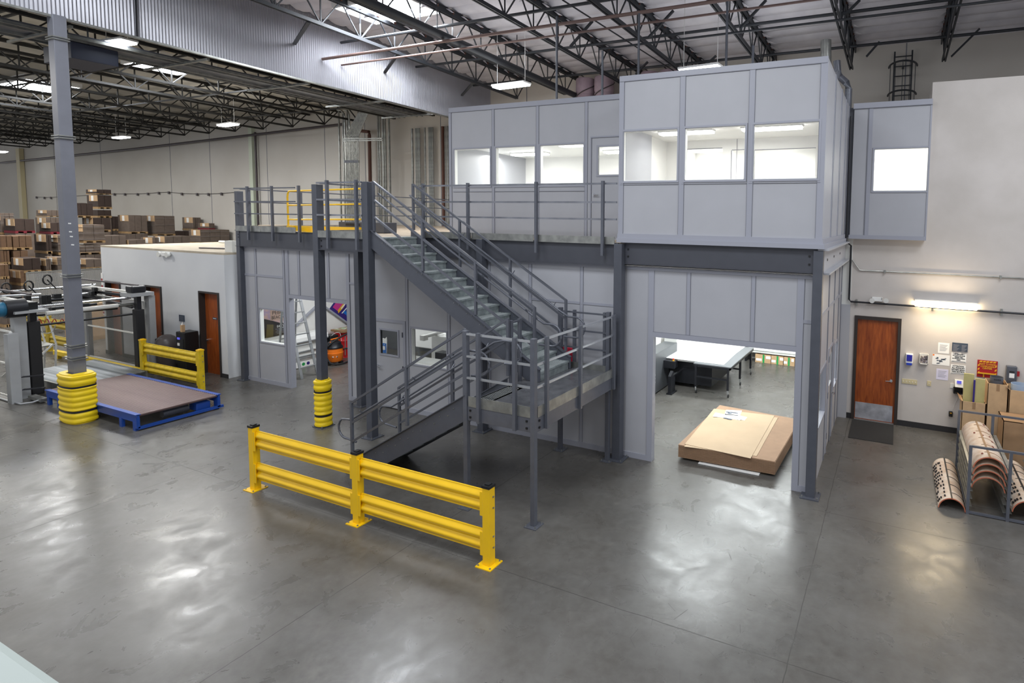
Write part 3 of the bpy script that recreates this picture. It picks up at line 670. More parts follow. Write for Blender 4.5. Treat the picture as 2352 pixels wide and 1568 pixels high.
def tread(x, z, y0, y1, dirn, run, rise):
    m = MB(); xa, xb = (x-run-.02, x) if dirn > 0 else (x, x+run+.02)
    m.box(xa, xb, y0, y1, z-.035, z)
    xr = x-.03 if dirn > 0 else x+.03; m.box(xr-.006, xr+.006, y0, y1, z-rise+.0, z-.035)
    b = m.use(1); nx, ny = 7, 24
    for i in range(nx):
        for j_ in range(ny):
            cx_ = (xa+xb)/2+(i-(nx-1)/2)*.036; cy = y0+.05+(y1-y0-.1)*(j_+.5*(i % 2))/ny
            b.cbox((cx_, cy, z+.002), (.012, .022, .006))
    b.build('tread', ['tread', 'stud'], stc)
for k in range(15): tread(-9.88+.285*k, 4.28-.168*k, 8.29, 9.295, 1, .285, .168)
for k in range(10): tread(-6.25-.295*k, 1.76-.176*k, 6.88, 7.895, -1, .295, .176)
# landing
ld = MB(); ld.box(-6.27, -4.97, 6.88, 9.44, ZLd-.02, ZLd); ld.build('landing_floor', 'land', stc)
for (p, q) in (((-6.26, 6.87), (-4.99, 6.87)), ((-6.26, 9.45), (-4.99, 9.45))):
    m = MB(); m.bar((p[0], p[1], 1.585), (q[0], q[1], 1.585), .02, .23); m.build('landing_beam', 'rail', stc)
for x in (-6.27, -4.96):
    m = MB(); m.bar((x, 6.88, 1.585), (x, 9.44, 1.585), .02, .23); m.build('landing_beam', 'rail', stc)
for p, q in (((-6.24, 6.86), (-5.03, 6.86)), ((-4.945, 6.92), (-4.945, 8.1)), ((-4.943, 8.1), (-4.943, 9.38)), ((-5.03, 9.455), (-6.2, 9.455))):
    toe(p, q, 1.70, 1.87).build('toe_board', 'galv', stc)
def leg(x, y, z1, w=.08):
    o = B(x-w/2, x+w/2, y-w/2, y+w/2, .015, z1).build('leg', 'rail', stc, bevel=.004)
    b = B(x-.11, x+.11, y-.11, y+.11, 0, .015).use(1)
    for a, c in ((-1, -1), (1, -1), (1, 1), (-1, 1)): b.lathe([(.01, .014), (.01, .045)], (x+a*.085, y+c*.085, 0), 8)
    b.build('base_plate', ['rail', 'galv'], o); return o
leg(-6.30, 6.88, 2.93); leg(-4.98, 6.87, 2.93); leg(-6.2, 9.46, 2.95); leg(-5.08, 9.42, 2.95)
b = MB()
for z in (1.53, 1.64):
    for x in (-6.2, -5.1): b.cbox((x, 6.855, z), (.03, .02, .03))
    b.cbox((-4.945, 6.97, z), (.02, .03, .03))
b.build('bolt_heads', 'black', stc)
def lrails(p, q, posts, **k): rails(stc, p, q, ZLd, posts, zs=(1.12, .76, .41), post_top=1.16, post_bot=-.29, **k)
lrails((-6.26, 6.86), (-5.0, 6.86), [.2, .76], rm='alu'); lrails((-4.95, 6.9), (-4.95, 9.4), [.09, .49, .98], side=(1, 0), rm='alu')
lrails((-6.2, 9.46), (-5.05, 9.46), [.27, .87], side=(0, 1))
lrails((-6.26, 7.95), (-6.26, 8.24), [0.05, .9], side=(0, 0))
M['alur2'] = mat('stair_rail_steel', '6a6d76', .28, .5)
# stair guards
def guard(y, xs, ztop, slope, x0, x1, offs=(0, -.37, -.72), zbase=None, w=.045):
    """sloping guard: ztop(x) = top line"""
    f = lambda x: ztop+slope*(x-x0)
    for x in xs: MB().bar((x, y, f(x)-1.02), (x, y, f(x)+.01), w, w, (0, 1, 0)).build('guard_post', 'rail', stc)
    for o_ in offs: MB().bar((x0, y, f(x0)+o_), (x1, y, f(x1)+o_), .038, .038).build('guard_rail', 'alur2', stc)
guard(6.9, (-9.0, -7.63), 1.34, .600, -9.0, -6.33)
guard(7.89, (-8.93, -7.55, -6.27), 1.36, .600, -8.93, -6.27)
guard(8.3, (-10.02, -8.68, -7.35, -6.0), 5.44, -.577, -10.02, -6.0)
guard(9.28, (-9.97, -8.64, -7.31, -5.96), 5.45, -.577, -9.97, -5.96)
def handrail(pts, y, brk):
    MB().tube([(p[0], y, p[1]) for p in pts], .019, 10).build('handrail', 'rail', stc)
    b = MB()
    for x, z, yy in brk: b.bar((x, y, z), (x, yy, z+.08), .014)
    b.build('handrail_bracket', 'rail', stc)
def arc(cx_, cz, r, a0, a1, n=9): return [(cx_+r*math.cos(R(a0+(a1-a0)*i/n)), cz+r*math.sin(R(a0+(a1-a0)*i/n))) for i in range(n+1)]
for y, yy in ((6.98, 6.9), (7.81, 7.89)):
    dx = 0 if y < 7 else .07
    handrail([(-9.0+dx, .58), (-9.2+dx, .6)]+arc(-9.27+dx, .79, .19, 250, 120)+[(-9.25+dx, .97), (-9.12+dx, .98), (-8.95+dx, 1.08), (-6.5, 2.53), (-6.3, 2.58)]+arc(-6.12, 2.38, .2, 85, -90)+[(-6.28, 2.17)], y, [(-8.8, 1.15, yy), (-7.5, 1.93, yy), (-6.7, 2.4, yy)])
for y, yy in ((8.38, 8.3), (9.20, 9.28)):
    handrail([(-9.98, 5.20), (-6.05, 2.93), (-5.85, 2.83), (-5.72, 2.83)]+arc(-5.68, 2.63, .2, 90, -90)+[(-5.95, 2.43)], y, [(-9.8, 5.08, yy), (-8.5, 4.33, yy), (-7.2, 3.58, yy), (-6.2, 3.0, yy)])

# ================================================================== GUARD RAILS (yellow, double-ribbed)
def wrail(m, x0, x1, y, z0, z1):      # corrugated rail along X, ribs toward -Y
    H = z1-z0; n = 26; pr = []
    for i in range(n+1):
        t = i/n
        if t < .05 or t > .95: d = 0
        else: d = .038*(.5-.5*math.cos(2*math.pi*((t-.05)/.9*2)))**.7
        pr.append((y-d, z0+H*t))
    poly = pr+[(a+.02, z) for a, z in reversed(pr)]
    m.prism(poly, 0, x0, x1); return m
def guard_bays(root, xs, y, zr, H, pw=.12, cap='black', m='yellow', bolts=True):
    for i, x in enumerate(xs):
        p = B(x-pw/2, x+pw/2, y-pw/2, y+pw/2, .012, H-.03).build('post', m, root, bevel=.008)
        c = MB(); c.box(x-pw/2-.006, x+pw/2+.006, y-pw/2-.006, y+pw/2+.006, H-.035, H); c.cbox((x, y, H+.006), (pw*.6, pw*.6, .02)); c.build('cap', cap, p)
        b = B(x-.13, x+.13, y-.13, y+.13, 0, .014).use(1)
        for a, cc in ((-1, -1), (1, -1), (1, 1), (-1, 1)): b.lathe([(.012, .013), (.012, .03)], (x+a*.1, y+cc*.1, 0), 8)
        if bolts:
            for z0, z1 in zr:
                for t in (.25, .75):
                    for e in (1,) : MB().cbox((x+e*(pw/2+.004), y+.02, z0+(z1-z0)*t), (.012, .022, .022)).build('bolt', 'galv', p)
        b.build('base_plate', [m, 'galv'], p)
    for i in range(len(xs)-1):
        for z0, z1 in zr:
            r = wrail(MB(), xs[i]+pw/2+.012, xs[i+1]-pw/2-.012, y, z0, z1).build('rail', m, root)
            for xe in (xs[i]+pw/2, xs[i+1]-pw/2-.045): B(xe, xe+.045, y-.055, y-.04, z0-.03, z1-.01).build('rail_bracket', m, r)
gr = T('guard_rail', 'bright yellow two-bay guard rail with black post caps on the open floor', 'guard rail', (-7.47, 5.8, 0), 'yellow guard rails')
guard_bays(gr, (-10.02, -7.49, -4.96), 5.82, ((.17, .48), (.73, 1.04)), 1.13)
g2_ = T('guard_rail', 'small yellow guard rail with yellow caps beside the roller table', 'guard rail', (-17.5, 8.35, 0), 'yellow guard rails')
guard_bays(g2_, (-19.35, -16.62), 8.42, ((.25, .56), (.78, 1.09)), 1.18, cap='yellow', m='yellow_old')
# ================================================================== BIG GREY COLUMN AND GUARDS
bc = T('steel_column', 'tall grey steel column rising to the roof beside the roller table', 'column', (-16.94, 6.17, 0))
B(-17.07, -16.81, 6.06, 6.28, 0, 8.95).build('shaft', mat('column_grey', '70727b', .5, .1, var=.04), bc, bevel=.008)
for py_ in (83, 316, 637, 797, 824):
    z = hy(150, py_, 6.06).z; s_ = MB()
    for dz in (0, .05): s_.box(-17.11, -16.78, 6.03, 6.31, z+dz, z+dz+.022)
    s_.build('strut_band', 'galv', bc)
m = MB()
for px_, py_ in ((160, 513), (162, 532), (164, 543), (167, 562)):
    p = hy(px_, py_, 6.055); m.box(p.x-.055, p.x+.055, 6.05, 6.058, p.z-.012, p.z+.012)
m.build('reflective_mark', 'label', bc)
def rguard(root, cx_, cy, hw, hd, H, rad, m='yplastic', inner=(.15, .13)):
    def ring(off, z, n=40):
        out = []; a, b = hw+off, hd+off; r = rad
        for k in range(n):
            t = 2*math.pi*k/n; c, s_ = math.cos(t), math.sin(t)
            out.append((cx_+(a-r)*max(-1, min(1, c*1.6))+r*c, cy+(b-r)*max(-1, min(1, s_*1.6))+r*s_, z))
        return out
    mb = MB(); zs = []; N = 60
    for i in range(N+1):
        z = H*i/N; ph = (i/N*9) % 1; off = -.014*(math.cos(2*math.pi*ph)*.5+.5)**2
        if i < 2 or i > N-2: off = -.03
        if i in (14, 15, 16, 44, 45, 46): off = -.02
        mb.v += ring(off, z)
    n = 40
    for i in range(N):
        for k in range(n): mb.f.append((i*n+k, i*n+(k+1) % n, (i+1)*n+(k+1) % n, (i+1)*n+k))
    b0 = len(mb.v); iw, id_ = inner
    inn = [(cx_+max(-iw, min(iw, (v[0]-cx_)*.9)), cy+max(-id_, min(id_, (v[1]-cy)*.9)), H) for v in ring(0, H)]
    mb.v += inn
    for k in range(n): mb.f.append((N*n+k, N*n+(k+1) % n, b0+(k+1) % n, b0+k))
    mb.f.append(tuple(range(n))[::-1]); mb.sm = True
    mb.build('barrel', m, root)
    for f in (.25, .75):
        s_ = MB(); z = H*f; r0 = ring(-.006, z-.02); r1 = ring(-.006, z+.02); s_.v = r0+r1
        for k in range(n): s_.f.append((k, (k+1) % n, n+(k+1) % n, n+k))
        s_.sm = True; s_.build('strap', 'black', root)
cg = T('column_guard', 'large yellow ribbed plastic guard around the big grey column', 'column guard', (-16.93, 6.15, 0), 'yellow column guards')
rguard(cg, -16.93, 6.15, .40, .26, 1.11, .2)
cg = T('column_guard', 'narrow yellow ribbed guard around the slim mezzanine column', 'column guard', (-11.7, 8.27, 0), 'yellow column guards')
rguard(cg, -11.7, 8.27, .18, .17, 1.08, .16, inner=(.09, .09))
# ================================================================== ROOF STRUCTURE
def truss(X, y0, y1, zt, zb, m, label, grp, step=1.22, w=.12, web=.035, flaps=True, rnd=None, thick=.09):
    t = T('roof_truss', label, 'truss', (X, (y0+y1)/2, zb((y0+y1)/2)), grp)
    for s_ in ('t', 'b'):
        f = zt if s_ == 't' else zb; mb = MB(); hh = .19 if (s_ == 't' and flaps) else thick; ya, yb = (y0, y1) if s_ == 't' else (y0+.3, y1-.9)
        for dx in (-w/2+.02, w/2-.02): mb.bar((X+dx, ya, f(ya)), (X+dx, yb, f(yb)), .04, hh)
        if s_ == 't': mb.bar((X, ya, f(ya)+thick/2), (X, yb, f(yb)+hh/2), w+.05, .015)
        mb.build('top_chord' if s_ == 't' else 'bottom_chord', m, t)
    mb = MB(); y = y1-.9; 
    while y > y0+step:
        mb.bar((X, y, zb(y)), (X, y-step/2, zt(y-step/2)), web, web*.8); mb.bar((X, y, zb(y)), (X, y+step/2, zt(y+step/2)), web, web*.8)
        mb.bar((X, y, zb(y)), (X, y, zt(y)), web*.8, web*.8); y -= step
    mb.build('web', m, t)
    if flaps:
        mb = MB(); y = y0+.4
        while y < y1-.3:
            z = zt(y)-.02; d = .14+.14*random.random()
            for sg in (-1, 1): mb.add([(X+sg*.08, y, z+.05), (X+sg*(.12+d), y+.06, z-.09), (X+sg*.08, y+.24, z+.02), (X+sg*.08, y+.12, z+.1)], [(0, 1, 2), (0, 2, 3), (0, 3, 1), (1, 3, 2)])
            y += .61
        mb.build('insulation_flap', 'insul', t)['kind'] = 'stuff'
        mb = MB(); y = y0+.7
        while y < y1-.3: mb.box(X-.1, X+.1, y-.02, y+.02, zt(y)-.02, zt(y)+.06); y += .61
        mb.build('purlin_clip', 'rust', t)['kind'] = 'stuff'
    return t
RX = [-14.75, -12.4, -9.5, -6.9, -4.25, -1.6, 1.05, 3.7]
for i, x in enumerate(RX):
    truss(x, -3.5, 20.1, lambda Y: roofR(Y)-.2, lambda Y: roofR(Y)-1.05, 'truss', '%s dark roof truss to the right of the corrugated drop wall' % ORD[i], 'trusses under the high roof')
for i in range(17):
    x = -19.3-2.4*i
    truss(x, -3.5, 20.1, lambda Y: roofL(Y)-.12, lambda Y: roofL(Y)-.88, 'truss_l', '%s dark roof truss to the left of the corrugated drop wall' % ORD[i], 'trusses under the low left roof', step=1.5, w=.13, web=.045, flaps=False, thick=.08)
for i, y in enumerate((6.5, 10.0, 13.5, 17.0)):
    for f, zz in ((0, roofL(y)-.80), (1, roofL(y)-.2)):
        tag(MB().bar((-60, y+f*.6, zz), (-17.2, y+f*.6, zz), .05).build('bridging_bar', 'truss_l'), '%s %s cross bar tying the low-roof trusses, counted from the camera' % (ORD[i], ('lower', 'upper')[f]), 'bar', 'bridging bars')
# girder and duct-like pipe
gp = T('sprinkler_main', 'thick dark pipe hung beside the second roof truss', 'pipe', (-11.95, 8, 9.8))
MB().tube([(-11.9, -3, 10.25), (-11.9, 20, 9.55)], .11, 14).build('pipe', 'truss', gp)
hg = MB()
for y in (5, 8.5, 12, 15.5): hg.bar((-11.9, y, 10.2-.03*(y)), (-11.9, y, 10.8), .02)
hg.build('hanger', 'truss', gp)
# braces: from the lower chords up to the roof
k = 0
for a, b, X0, X1 in (((676, 101), (709, 50), -16.9, -14.75), ((884, 166), (916, 120), -16.9, -14.75), ((1061, 219), (1089, 187), -16.9, -14.75)):
    k += 1; p = hx(a[0], a[1], X0); q = hx(b[0], b[1], X1)
    tag(MB().bar(p, q, .09, .05).build('brace', 'truss'), '%s diagonal brace from the corrugated wall to the nearest truss' % ORD[k-1], 'brace', 'corrugated wall braces')
for k, (a, b, Xa) in enumerate((((1310, 107), (1361, 48), -9.5), ((1489, 87), (1547, 24), -6.9), ((1700, 65), (1760, 0), -4.25), ((1460, 170), (1488, 142), -6.9), ((1620, 150), (1645, 128), -4.25), ((1940, 35), (1975, 0), -1.6), ((1990, 130), (2020, 96), -1.6), ((2185, 130), (2250, 66), 1.05))):
    p = hz(a[0], a[1], roofR(14)-1.05)
    if not 6 < p.y < 19.5: continue
    q2 = hy(b[0], b[1], p.y)
    tag(MB().bar(p, q2, .08, .05).build('brace', 'truss'), '%s diagonal brace standing on a lower truss chord, counted from the left' % ORD[k], 'brace', 'truss braces')
# pipes across the roof
def pipe(name, pts, r, m, label, cat='pipe', grp=None):
    return tag(MB().tube(pts, r, 8).build(name, m), label, cat, grp)
ya = hz(1640, 0, 9.6).y
pipe('sprinkler_pipe', [(-16.85, 12.2, 9.62), (4, 12.2, 9.62)], .045, 'pipe_r', 'thicker brownish pipe crossing under the high roof trusses')
pipe('sprinkler_pipe', [(-16.85, 12.85, 9.60), (4, 12.85, 9.60)], .03, 'pipe_r', 'thinner brownish pipe running just behind the thicker brown one')
for i, (p, q) in enumerate((((1009, 64), (1357, 3)), ((1018, 144), (1700, 62)), ((1128, 188), (1700, 138)), ((1384, 117), (1700, 68)))):
    z = 10.2 if i < 3 else 9.4; y = (hz(*p, z).y+hz(*q, z).y)/2; xa = -16.5 if i < 3 else hz(*p, z).x
    pipe('roof_pipe', [(xa, y, z), (5, y, z)], .045 if i < 3 else .03, 'truss', ['nearest dark pipe crossing the high roof', 'second dark pipe crossing the high roof', 'farthest dark pipe crossing the high roof near the back wall', 'thin dark pipe above the office roof with a dropper'][i], grp='dark roof pipes')
p = hx(1000+980/3.357, 0, -8.2); pipe('conduit_line', [hz(1000+980/3.357, 0, 10), hz(1548, 163, 10)], .02, 'truss', 'thin conduit running along the high roof between two trusses')
# droppers above the office
for i, (px_, py0, py1) in enumerate(((1279, 38, 222), (1384, 117, 215), (1468, 31, 175), (1671, 4, 160), (1730, 105, 150))):
    Y = 11.6; p = hy(px_, py0, Y); q = hy(px_, py1, Y)
    pipe('drop_pipe', [(p.x, Y, p.z), (p.x, Y, 7.44)], .028, 'steel', '%s vertical drop pipe above the upper office, counted from the left' % ORD[i], grp='drop pipes into the office roof')
# wrapped ducts
for i, (a, b) in enumerate(((1326, 1364), (1368, 1408), (1473, 1513), (1517, 1558))):
    x0 = hy(a, 172, 19.4).x; x1 = hy(b, 172, 19.4).x; r = (x1-x0)/2; c = ((x0+x1)/2, 19.4, 0)
    t = T('wrapped_duct', '%s pinkish wrapped vertical duct behind the upper office, from the left' % ORD[i], 'duct', (c[0], c[1], DZ), 'pink wrapped ducts')
    mb = MB(); pr = []; z = DZ
    while z < 10.0: pr += [(r*.98, z), (r, z+.05), (r*.99, z+.5), (r*.93, z+.55)]; z += .6
    mb.lathe(pr, (c[0], c[1], 0), 20); mb.build('sleeve', 'duct', t)
    mb = MB(); s_ = []
    for q in range(25): a_ = R(180+q*14); s_.append((c[0]+math.cos(a_)*(r+.02), c[1]+math.sin(a_)*(r+.02), 9.3+q*.05))
    mb.tube(s_, .02, 6); mb.build('band', 'pipe', t)
tag(MB().tube([hy(1897, 93, 14.6), hy(1897, 150, 14.6)], .13, 16).build('vent_cap', 'galv'), 'short metal flue behind the top corner of the forward upper office', 'flue')
tag(MB().tube([hy(1922, 140, 14.4), hy(1924, 165, 14.4), hy(1930, 178, 14.4), hy(1944, 190, 14.4), hy(1949, 205, 14.4), (hy(1949, 205, 14.4).x, 14.4, 4.5)], .085, 14).build('elbow_duct', 'rail'), 'grey bent pipe dropping between the two upper panels', 'duct')
# caged ladder on the far wall
lt = T('caged_ladder', 'dark caged ladder on the back wall above the grey wall panel', 'ladder', (-.1, 19.8, 6.5))
xl, xr = hy(2052, 200, 20).x, hy(2092, 200, 20).x; m = MB()
for x in (xl, xr): m.bar((x, 20.0, 6), (x, 20.0, 10.3), .05)
m.build('stringers', 'truss', lt)
for z in (6.6, 8.2, 9.8): MB().bar(((xl+xr)/2, 20.0, z), ((xl+xr)/2, 20.2, z), .06).build('wall_bracket', 'truss', lt); m = MB(); z = 6.1
while z < 10.2: m.bar((xl, 20.0, z), (xr, 20.0, z), .03); z += .31
m.build('rungs', 'truss', lt); m = MB()
for z in (7.9, 8.0, 8.9, 9.8):
    c = (xl+xr)/2; pts = [(c+.42*math.cos(R(a)), 20.0-.75*abs(math.sin(R(a))), z) for a in range(0, 181, 15)]; m.tube(pts, .03, 6)
for a in (30, 60, 90, 120, 150): m.bar((c+.42*math.cos(R(a)), 20-.75*math.sin(R(a)), 7.9), (c+.42*math.cos(R(a)), 20-.75*math.sin(R(a)), 9.8), .02)
m.build('cage', 'truss', lt)
# ------------------------------------------------------------------ lamps and skylights
def hibay(a, b, z, label, m='lamp', grp='high-bay lamps', hang=1.2):
    p = hz(*a, z); q = hz(*b, z); c = (p+q)/2; d = (q-p); L_ = max(.6, min(d.length, 1.3)); d.normalize(); n = Vector((-d.y, d.x, 0))
    t = T('high_bay_lamp', label, 'lamp', (c.x, c.y, z), grp)
    mb = MB(); mb.bar(c-d*L_/2, c+d*L_/2, .34, .05); mb.build('diffuser', m, t)
    mb = MB(); mb.bar(c-d*(L_/2+.03)+Vector((0, 0, .05)), c+d*(L_/2+.03)+Vector((0, 0, .05)), .38, .05)
    for s_ in (-1, 1): mb.bar(c+d*(s_*L_*.45)+Vector((0, 0, .05)), Vector(((c+d*(s_*L_*.45)).x, (c+d*(s_*L_*.45)).y, (roofR(c.y) if c.x > -16.9 else roofL(c.y))-.02)), .012)
    mb.build('housing', 'white', t); return t
hibay((242, 104), (296, 96), 9.0, 'large lit lamp under the low roof beside the big column')
hibay((503, 290), (545, 284), 8.8, 'lit lamp under the low roof near the back wall, right one')
hibay((261, 318), (296, 314), 8.8, 'small lit lamp under the low roof, centre left')
hibay((-2, 351), (14, 347), 8.8, 'small lit lamp at the left edge of the photo')
hibay((1139, 202), (1210, 193), 9.0, 'lit lamp hanging beside the set-back upper office', hang=1.6)
hibay((1566, 165), (1652, 154), 8.6, 'lamp half hidden behind the roof edge of the forward office', hang=1.9)
def skylight(x0, x1, y0, y1, z, label, m='sky'):
    t = T('skylight', label, 'skylight', ((x0+x1)/2, (y0+y1)/2, z), 'roof skylights')
    B(x0, x1, y0, y1, z+.03, z+.05).build('glazing', m, t)
    f = MB(); f.box(x0-.06, x0, y0-.06, y1+.06, z, z+.3); f.box(x1, x1+.06, y0-.06, y1+.06, z, z+.3); f.box(x0, x1, y0-.06, y0, z, z+.3); f.box(x0, x1, y1, y1+.06, z, z+.3); f.build('kerb', 'white', t)
skylight(-15.3, -12.7, 11.5, 12.9, 10.72, 'bright skylight in the high roof near the corrugated wall')
skylight(-25.6, -23.2, 11.0, 12.6, 9.98, 'skylight in the low roof nearest the corrugated wall', 'skyl')
skylight(-35.0, -32.4, 10.8, 12.4, 9.98, 'skylight in the low roof left of the big column', 'skyl')
# flat grey service tray under the low roof
tr = T('service_tray', 'long flat grey tray under the low roof along the corrugated wall', 'tray', (-19, 10, 8.9))
B(-19.6, -18.3, 5.0, 17.6, 8.92, 8.97).build('sheet', 'rail', tr)
m = MB()
for x in (-19.6, -19.3, -18.6, -18.3): m.box(x-.02, x+.02, 5, 17.6, 8.86, 8.93)
m.build('stiffener', 'galv', tr)
for y in (6.5, 9.2, 12, 14.8, 17.3): MB().bar((-20.3, y, 8.86), (-17.2, y, 8.86), .06).build('cross_strut', 'galv', tr)
hb = T('unit_heater', 'dark blue-grey unit heater under the low roof beside the big column', 'heater', (-19.2, 7.4, 8.3))
for x in (-19.8, -18.8): MB().bar((x, 7.4, 8.8), (x, 7.4, 10.15), .025).build('hanger', 'truss', hb)
B(-20.0, -18.6, 7.0, 7.9, 8.45, 8.85).build('housing', mat('heater_navy', '2d3346', .5), hb, bevel=.02)
# conduits by the far corner
cb_ = lambda x, y: (760+x/4.75, 230+y/4.75)
cd = T('conduit_bundle', 'bundle of steel conduits bending up to the low roof behind the deck', 'conduits', (-23, 18.3, 0))
YC = 18.3
for i in range(10):
    a = 160+15.2*i; b = 312+11.5*i
    yb = 98+i*2.5
    MB().tube([(hy(*cb_(a, 450), YC).x, YC, 0), hy(*cb_(a, 425), YC), hy(*cb_(a+3, 400), YC), hy(*cb_(a+9, 375), YC), hy(*cb_(b-8, 140), YC), hy(*cb_(b-2, 118), YC), hy(*cb_(b-8, 100), YC+.1), hy(*cb_(b-40, 88), YC+.1)], .027, 8).build('conduit', 'galv', cd)
    if i < 10: B(hy(*cb_(a, 670), YC).x-.04, hy(*cb_(a, 670), YC).x+.04, YC-.045, YC+.045, hy(*cb_(a, 683), YC).z, hy(*cb_(a, 655), YC).z).build('coupling', 'steel', cd)
for i, (a, b) in enumerate(((150, 118), (200, 190))):
    MB().tube([(hy(*cb_(a, 400), YC+.3).x, YC+.3, 0), hy(*cb_(a, 200), YC+.3), hy(*cb_(a-4, 150), YC+.3), hy(*cb_(b-10, 112), YC+.3), hy(*cb_(b-50, 105), YC+.3)], .04, 8).build('conduit', 'galv', cd)
for y in (425, 445): p = hy(*cb_(140, y), YC-.08); q = hy(*cb_(560, y-8), YC-.08); MB().bar(p, q, .05).build('cross_strut', 'galv', cd)
for i, (a, ytop) in enumerate(((85, 115), (130, 120), (178, 120), (510, 60), (530, 60), (563, 50), (587, 60), (630, 50))):
    p = hy(*cb_(a, ytop), 19.3); tag(MB().bar((p.x, 19.3, 0), (p.x, 19.3, p.z), .10 if a in (563,) else .06, .06, (0, 1, 0)).build('strut_channel', 'galv'), '%s upright steel channel by the conduit bundle, from the left' % ORD[i], 'strut', 'upright channels')
for i, (a, r) in enumerate(((885, .05), (923, .03), (938, .03), (952, .03), (965, .03), (1025, .04), (1068, .03), (1082, .03), (1096, .03), (1110, .03), (1220, .07), (1245, .03), (1272, .05))):
    p = hy(*cb_(a, 300), 20.0); pipe('wall_conduit', [(p.x, 20.0, 0), (p.x, 20.0, 8.9)], r, 'rust' if a == 1220 else 'galv', '%s vertical pipe on the back wall left of the upper office, from the left' % ORD[i], grp='vertical wall pipes')
p = hy(*cb_(330, 335), 19.8); q = hy(*cb_(415, 345), 19.8); pipe('drain_pipe', [p, q, (q.x+.02, 19.8, q.z-.15), (q.x+.02, 19.8, 0)], .08, 'rust', 'rusty brown pipe with an elbow beside the conduit bundle')
# things on the far wall
pl = hy(586, 420, 20.2).x; tag(MB().bar((pl, 20.1, 0), (pl, 20.1, 9.6), .30, .2, (0, 1, 0)).build('pilaster', mat('pale_green_paint', 'c3cbb8', .6)), 'pale green wall column behind the left end of the deck', 'column', 'pale wall columns')
pl = hy(56, 420, 20.2).x; tag(MB().bar((pl, 20.05, 0), (pl, 20.05, 9.4), .55, .25, (0, 1, 0)).build('pilaster', 'beige'), 'pale wall column at the far left', 'column', 'pale wall columns')
pipe('wall_drain', [(hy(592, 420, 20.1).x, 20.05, 0), (hy(592, 420, 20.1).x, 20.05, 9.3)], .06, 'pipe', 'dark vertical pipe beside the pale green wall column')
pipe('far_wall_pipe', [hy(0, 374, 20.0), hy(300, 343, 20.0), hy(587, 309, 20.0), hy(790, 285, 20.0)], .07, 'pipe', 'long dark pipe running high along the back wall')
sb_ = T('sensor_string', 'thin cable strung with small square sensors along the back wall', 'cable', hy(400, 443, 20.1))
pts = [(83, 453), (101, 454), (116, 454), (262, 446), (286, 446), (315, 446), (339, 445), (364, 443), (387, 442), (417, 445), (452, 446), (478, 446), (508, 445), (541, 442)]
MB().tube([hy(a, b-1, 20.15) for a, b in pts], .012, 5).build('cable', 'pipe', sb_)
for a, b in pts: p = hy(a, b, 20.12); B(p.x-.07, p.x+.07, 20.1, 20.15, p.z-.09, p.z+.07).build('sensor', 'pipe', sb_)

# ================================================================== helpers for flat things on walls facing the camera
def plate(x0, y0, x1, y1, Y, th, name, m, parent=None, bevel=0.):
    a = hy(x0, y0, Y); b = hy(x1, y1, Y)
    return B(a.x, b.x, Y-th, Y, b.z, a.z).build(name, m, parent, bevel=bevel)
def rect(x0, y0, x1, y1, Y): a = hy(x0, y0, Y); b = hy(x1, y1, Y); return a.x, b.x, b.z, a.z
def instance(root, x, y, z, rz=0, label=None):
    c = copy_tree(root); c.location = (x, y, z); c.rotation_euler = (0, 0, rz)
    if label: c['label'] = label
    return c
# ================================================================== RIGHT WALL
WY = 14.05
l = T('wall_lamp', 'long lit warm fluorescent lamp on the right wall above the wooden door', 'lamp', (1.05, 14.0, 2.86))
B(.41, 1.68, 13.93, 14.05, 2.97, 3.02).build('housing', 'white', l); B(.42, 1.67, 13.9, 14.03, 2.86, 2.97).build('diffuser', 'lampw', l, bevel=.02)
el = T('emergency_light', 'white twin-head emergency light left of the warm wall lamp', 'emergency light', (-.37, 14.0, 2.86), 'emergency lights')
x0, x1, z0, z1 = rect(2003, 681, 2027, 692, WY); B(x0, x1, 13.97, 14.05, z0, z1).build('body', 'white', el, bevel=.01)
for px_ in (2003, 2035):
    p = hy(px_, 690, 13.95); h = MB(); h.lathe([(.03, -.02), (.055, .02), (.06, .05)], (0, 0, 0), 16); h.v = [(p.x+v[0], 13.97-v[2], p.z+v[1]) for v in h.v]; h.build('lamp_head', 'offwhite', el)
text('2', (hy(2025, 687, 13.9).x, 13.966, hy(2025, 687, 13.9).z), .07, 'ink', el)
pc = T('wall_conduit', 'dark conduit running along the right wall under the warm lamp', 'conduit', (1, 13.98, 2.8), 'right wall conduits')
a = hy(1949, 440, 13.9); b = hy(1950, 692, 13.98); zc = b.z
MB().tube([(a.x, 13.75, 7.2), (a.x, 13.75, 4.3), (b.x, 13.95, 4.2), (b.x, 13.98, zc+.05), (b.x+.04, 13.98, zc), (8.5, 13.98, zc-.03)], .022, 8).build('conduit', 'blackm', pc)
for px_ in (1967, 2142, 2302):
    p = hy(px_, 700, 13.98); B(p.x-.02, p.x+.02, 13.99, 14.05, zc-.09, zc+.06).build('strut_clip', 'galv', pc)
pc = T('wall_conduit', 'thin grey conduit running along the right wall above the warm lamp', 'conduit', (1, 14.0, 3.6), 'right wall conduits')
MB().tube([(-.98, 14.0, 3.86), (-.80, 14.02, 3.62), (8.5, 14.02, 3.60)], .014, 8).build('conduit', 'galv', pc)
for px_ in (2032, 2299): p = hy(px_, 630, 14.0); B(p.x-.02, p.x+.02, 13.99, 14.05, 3.58, 3.65).build('clip', 'galv', pc)
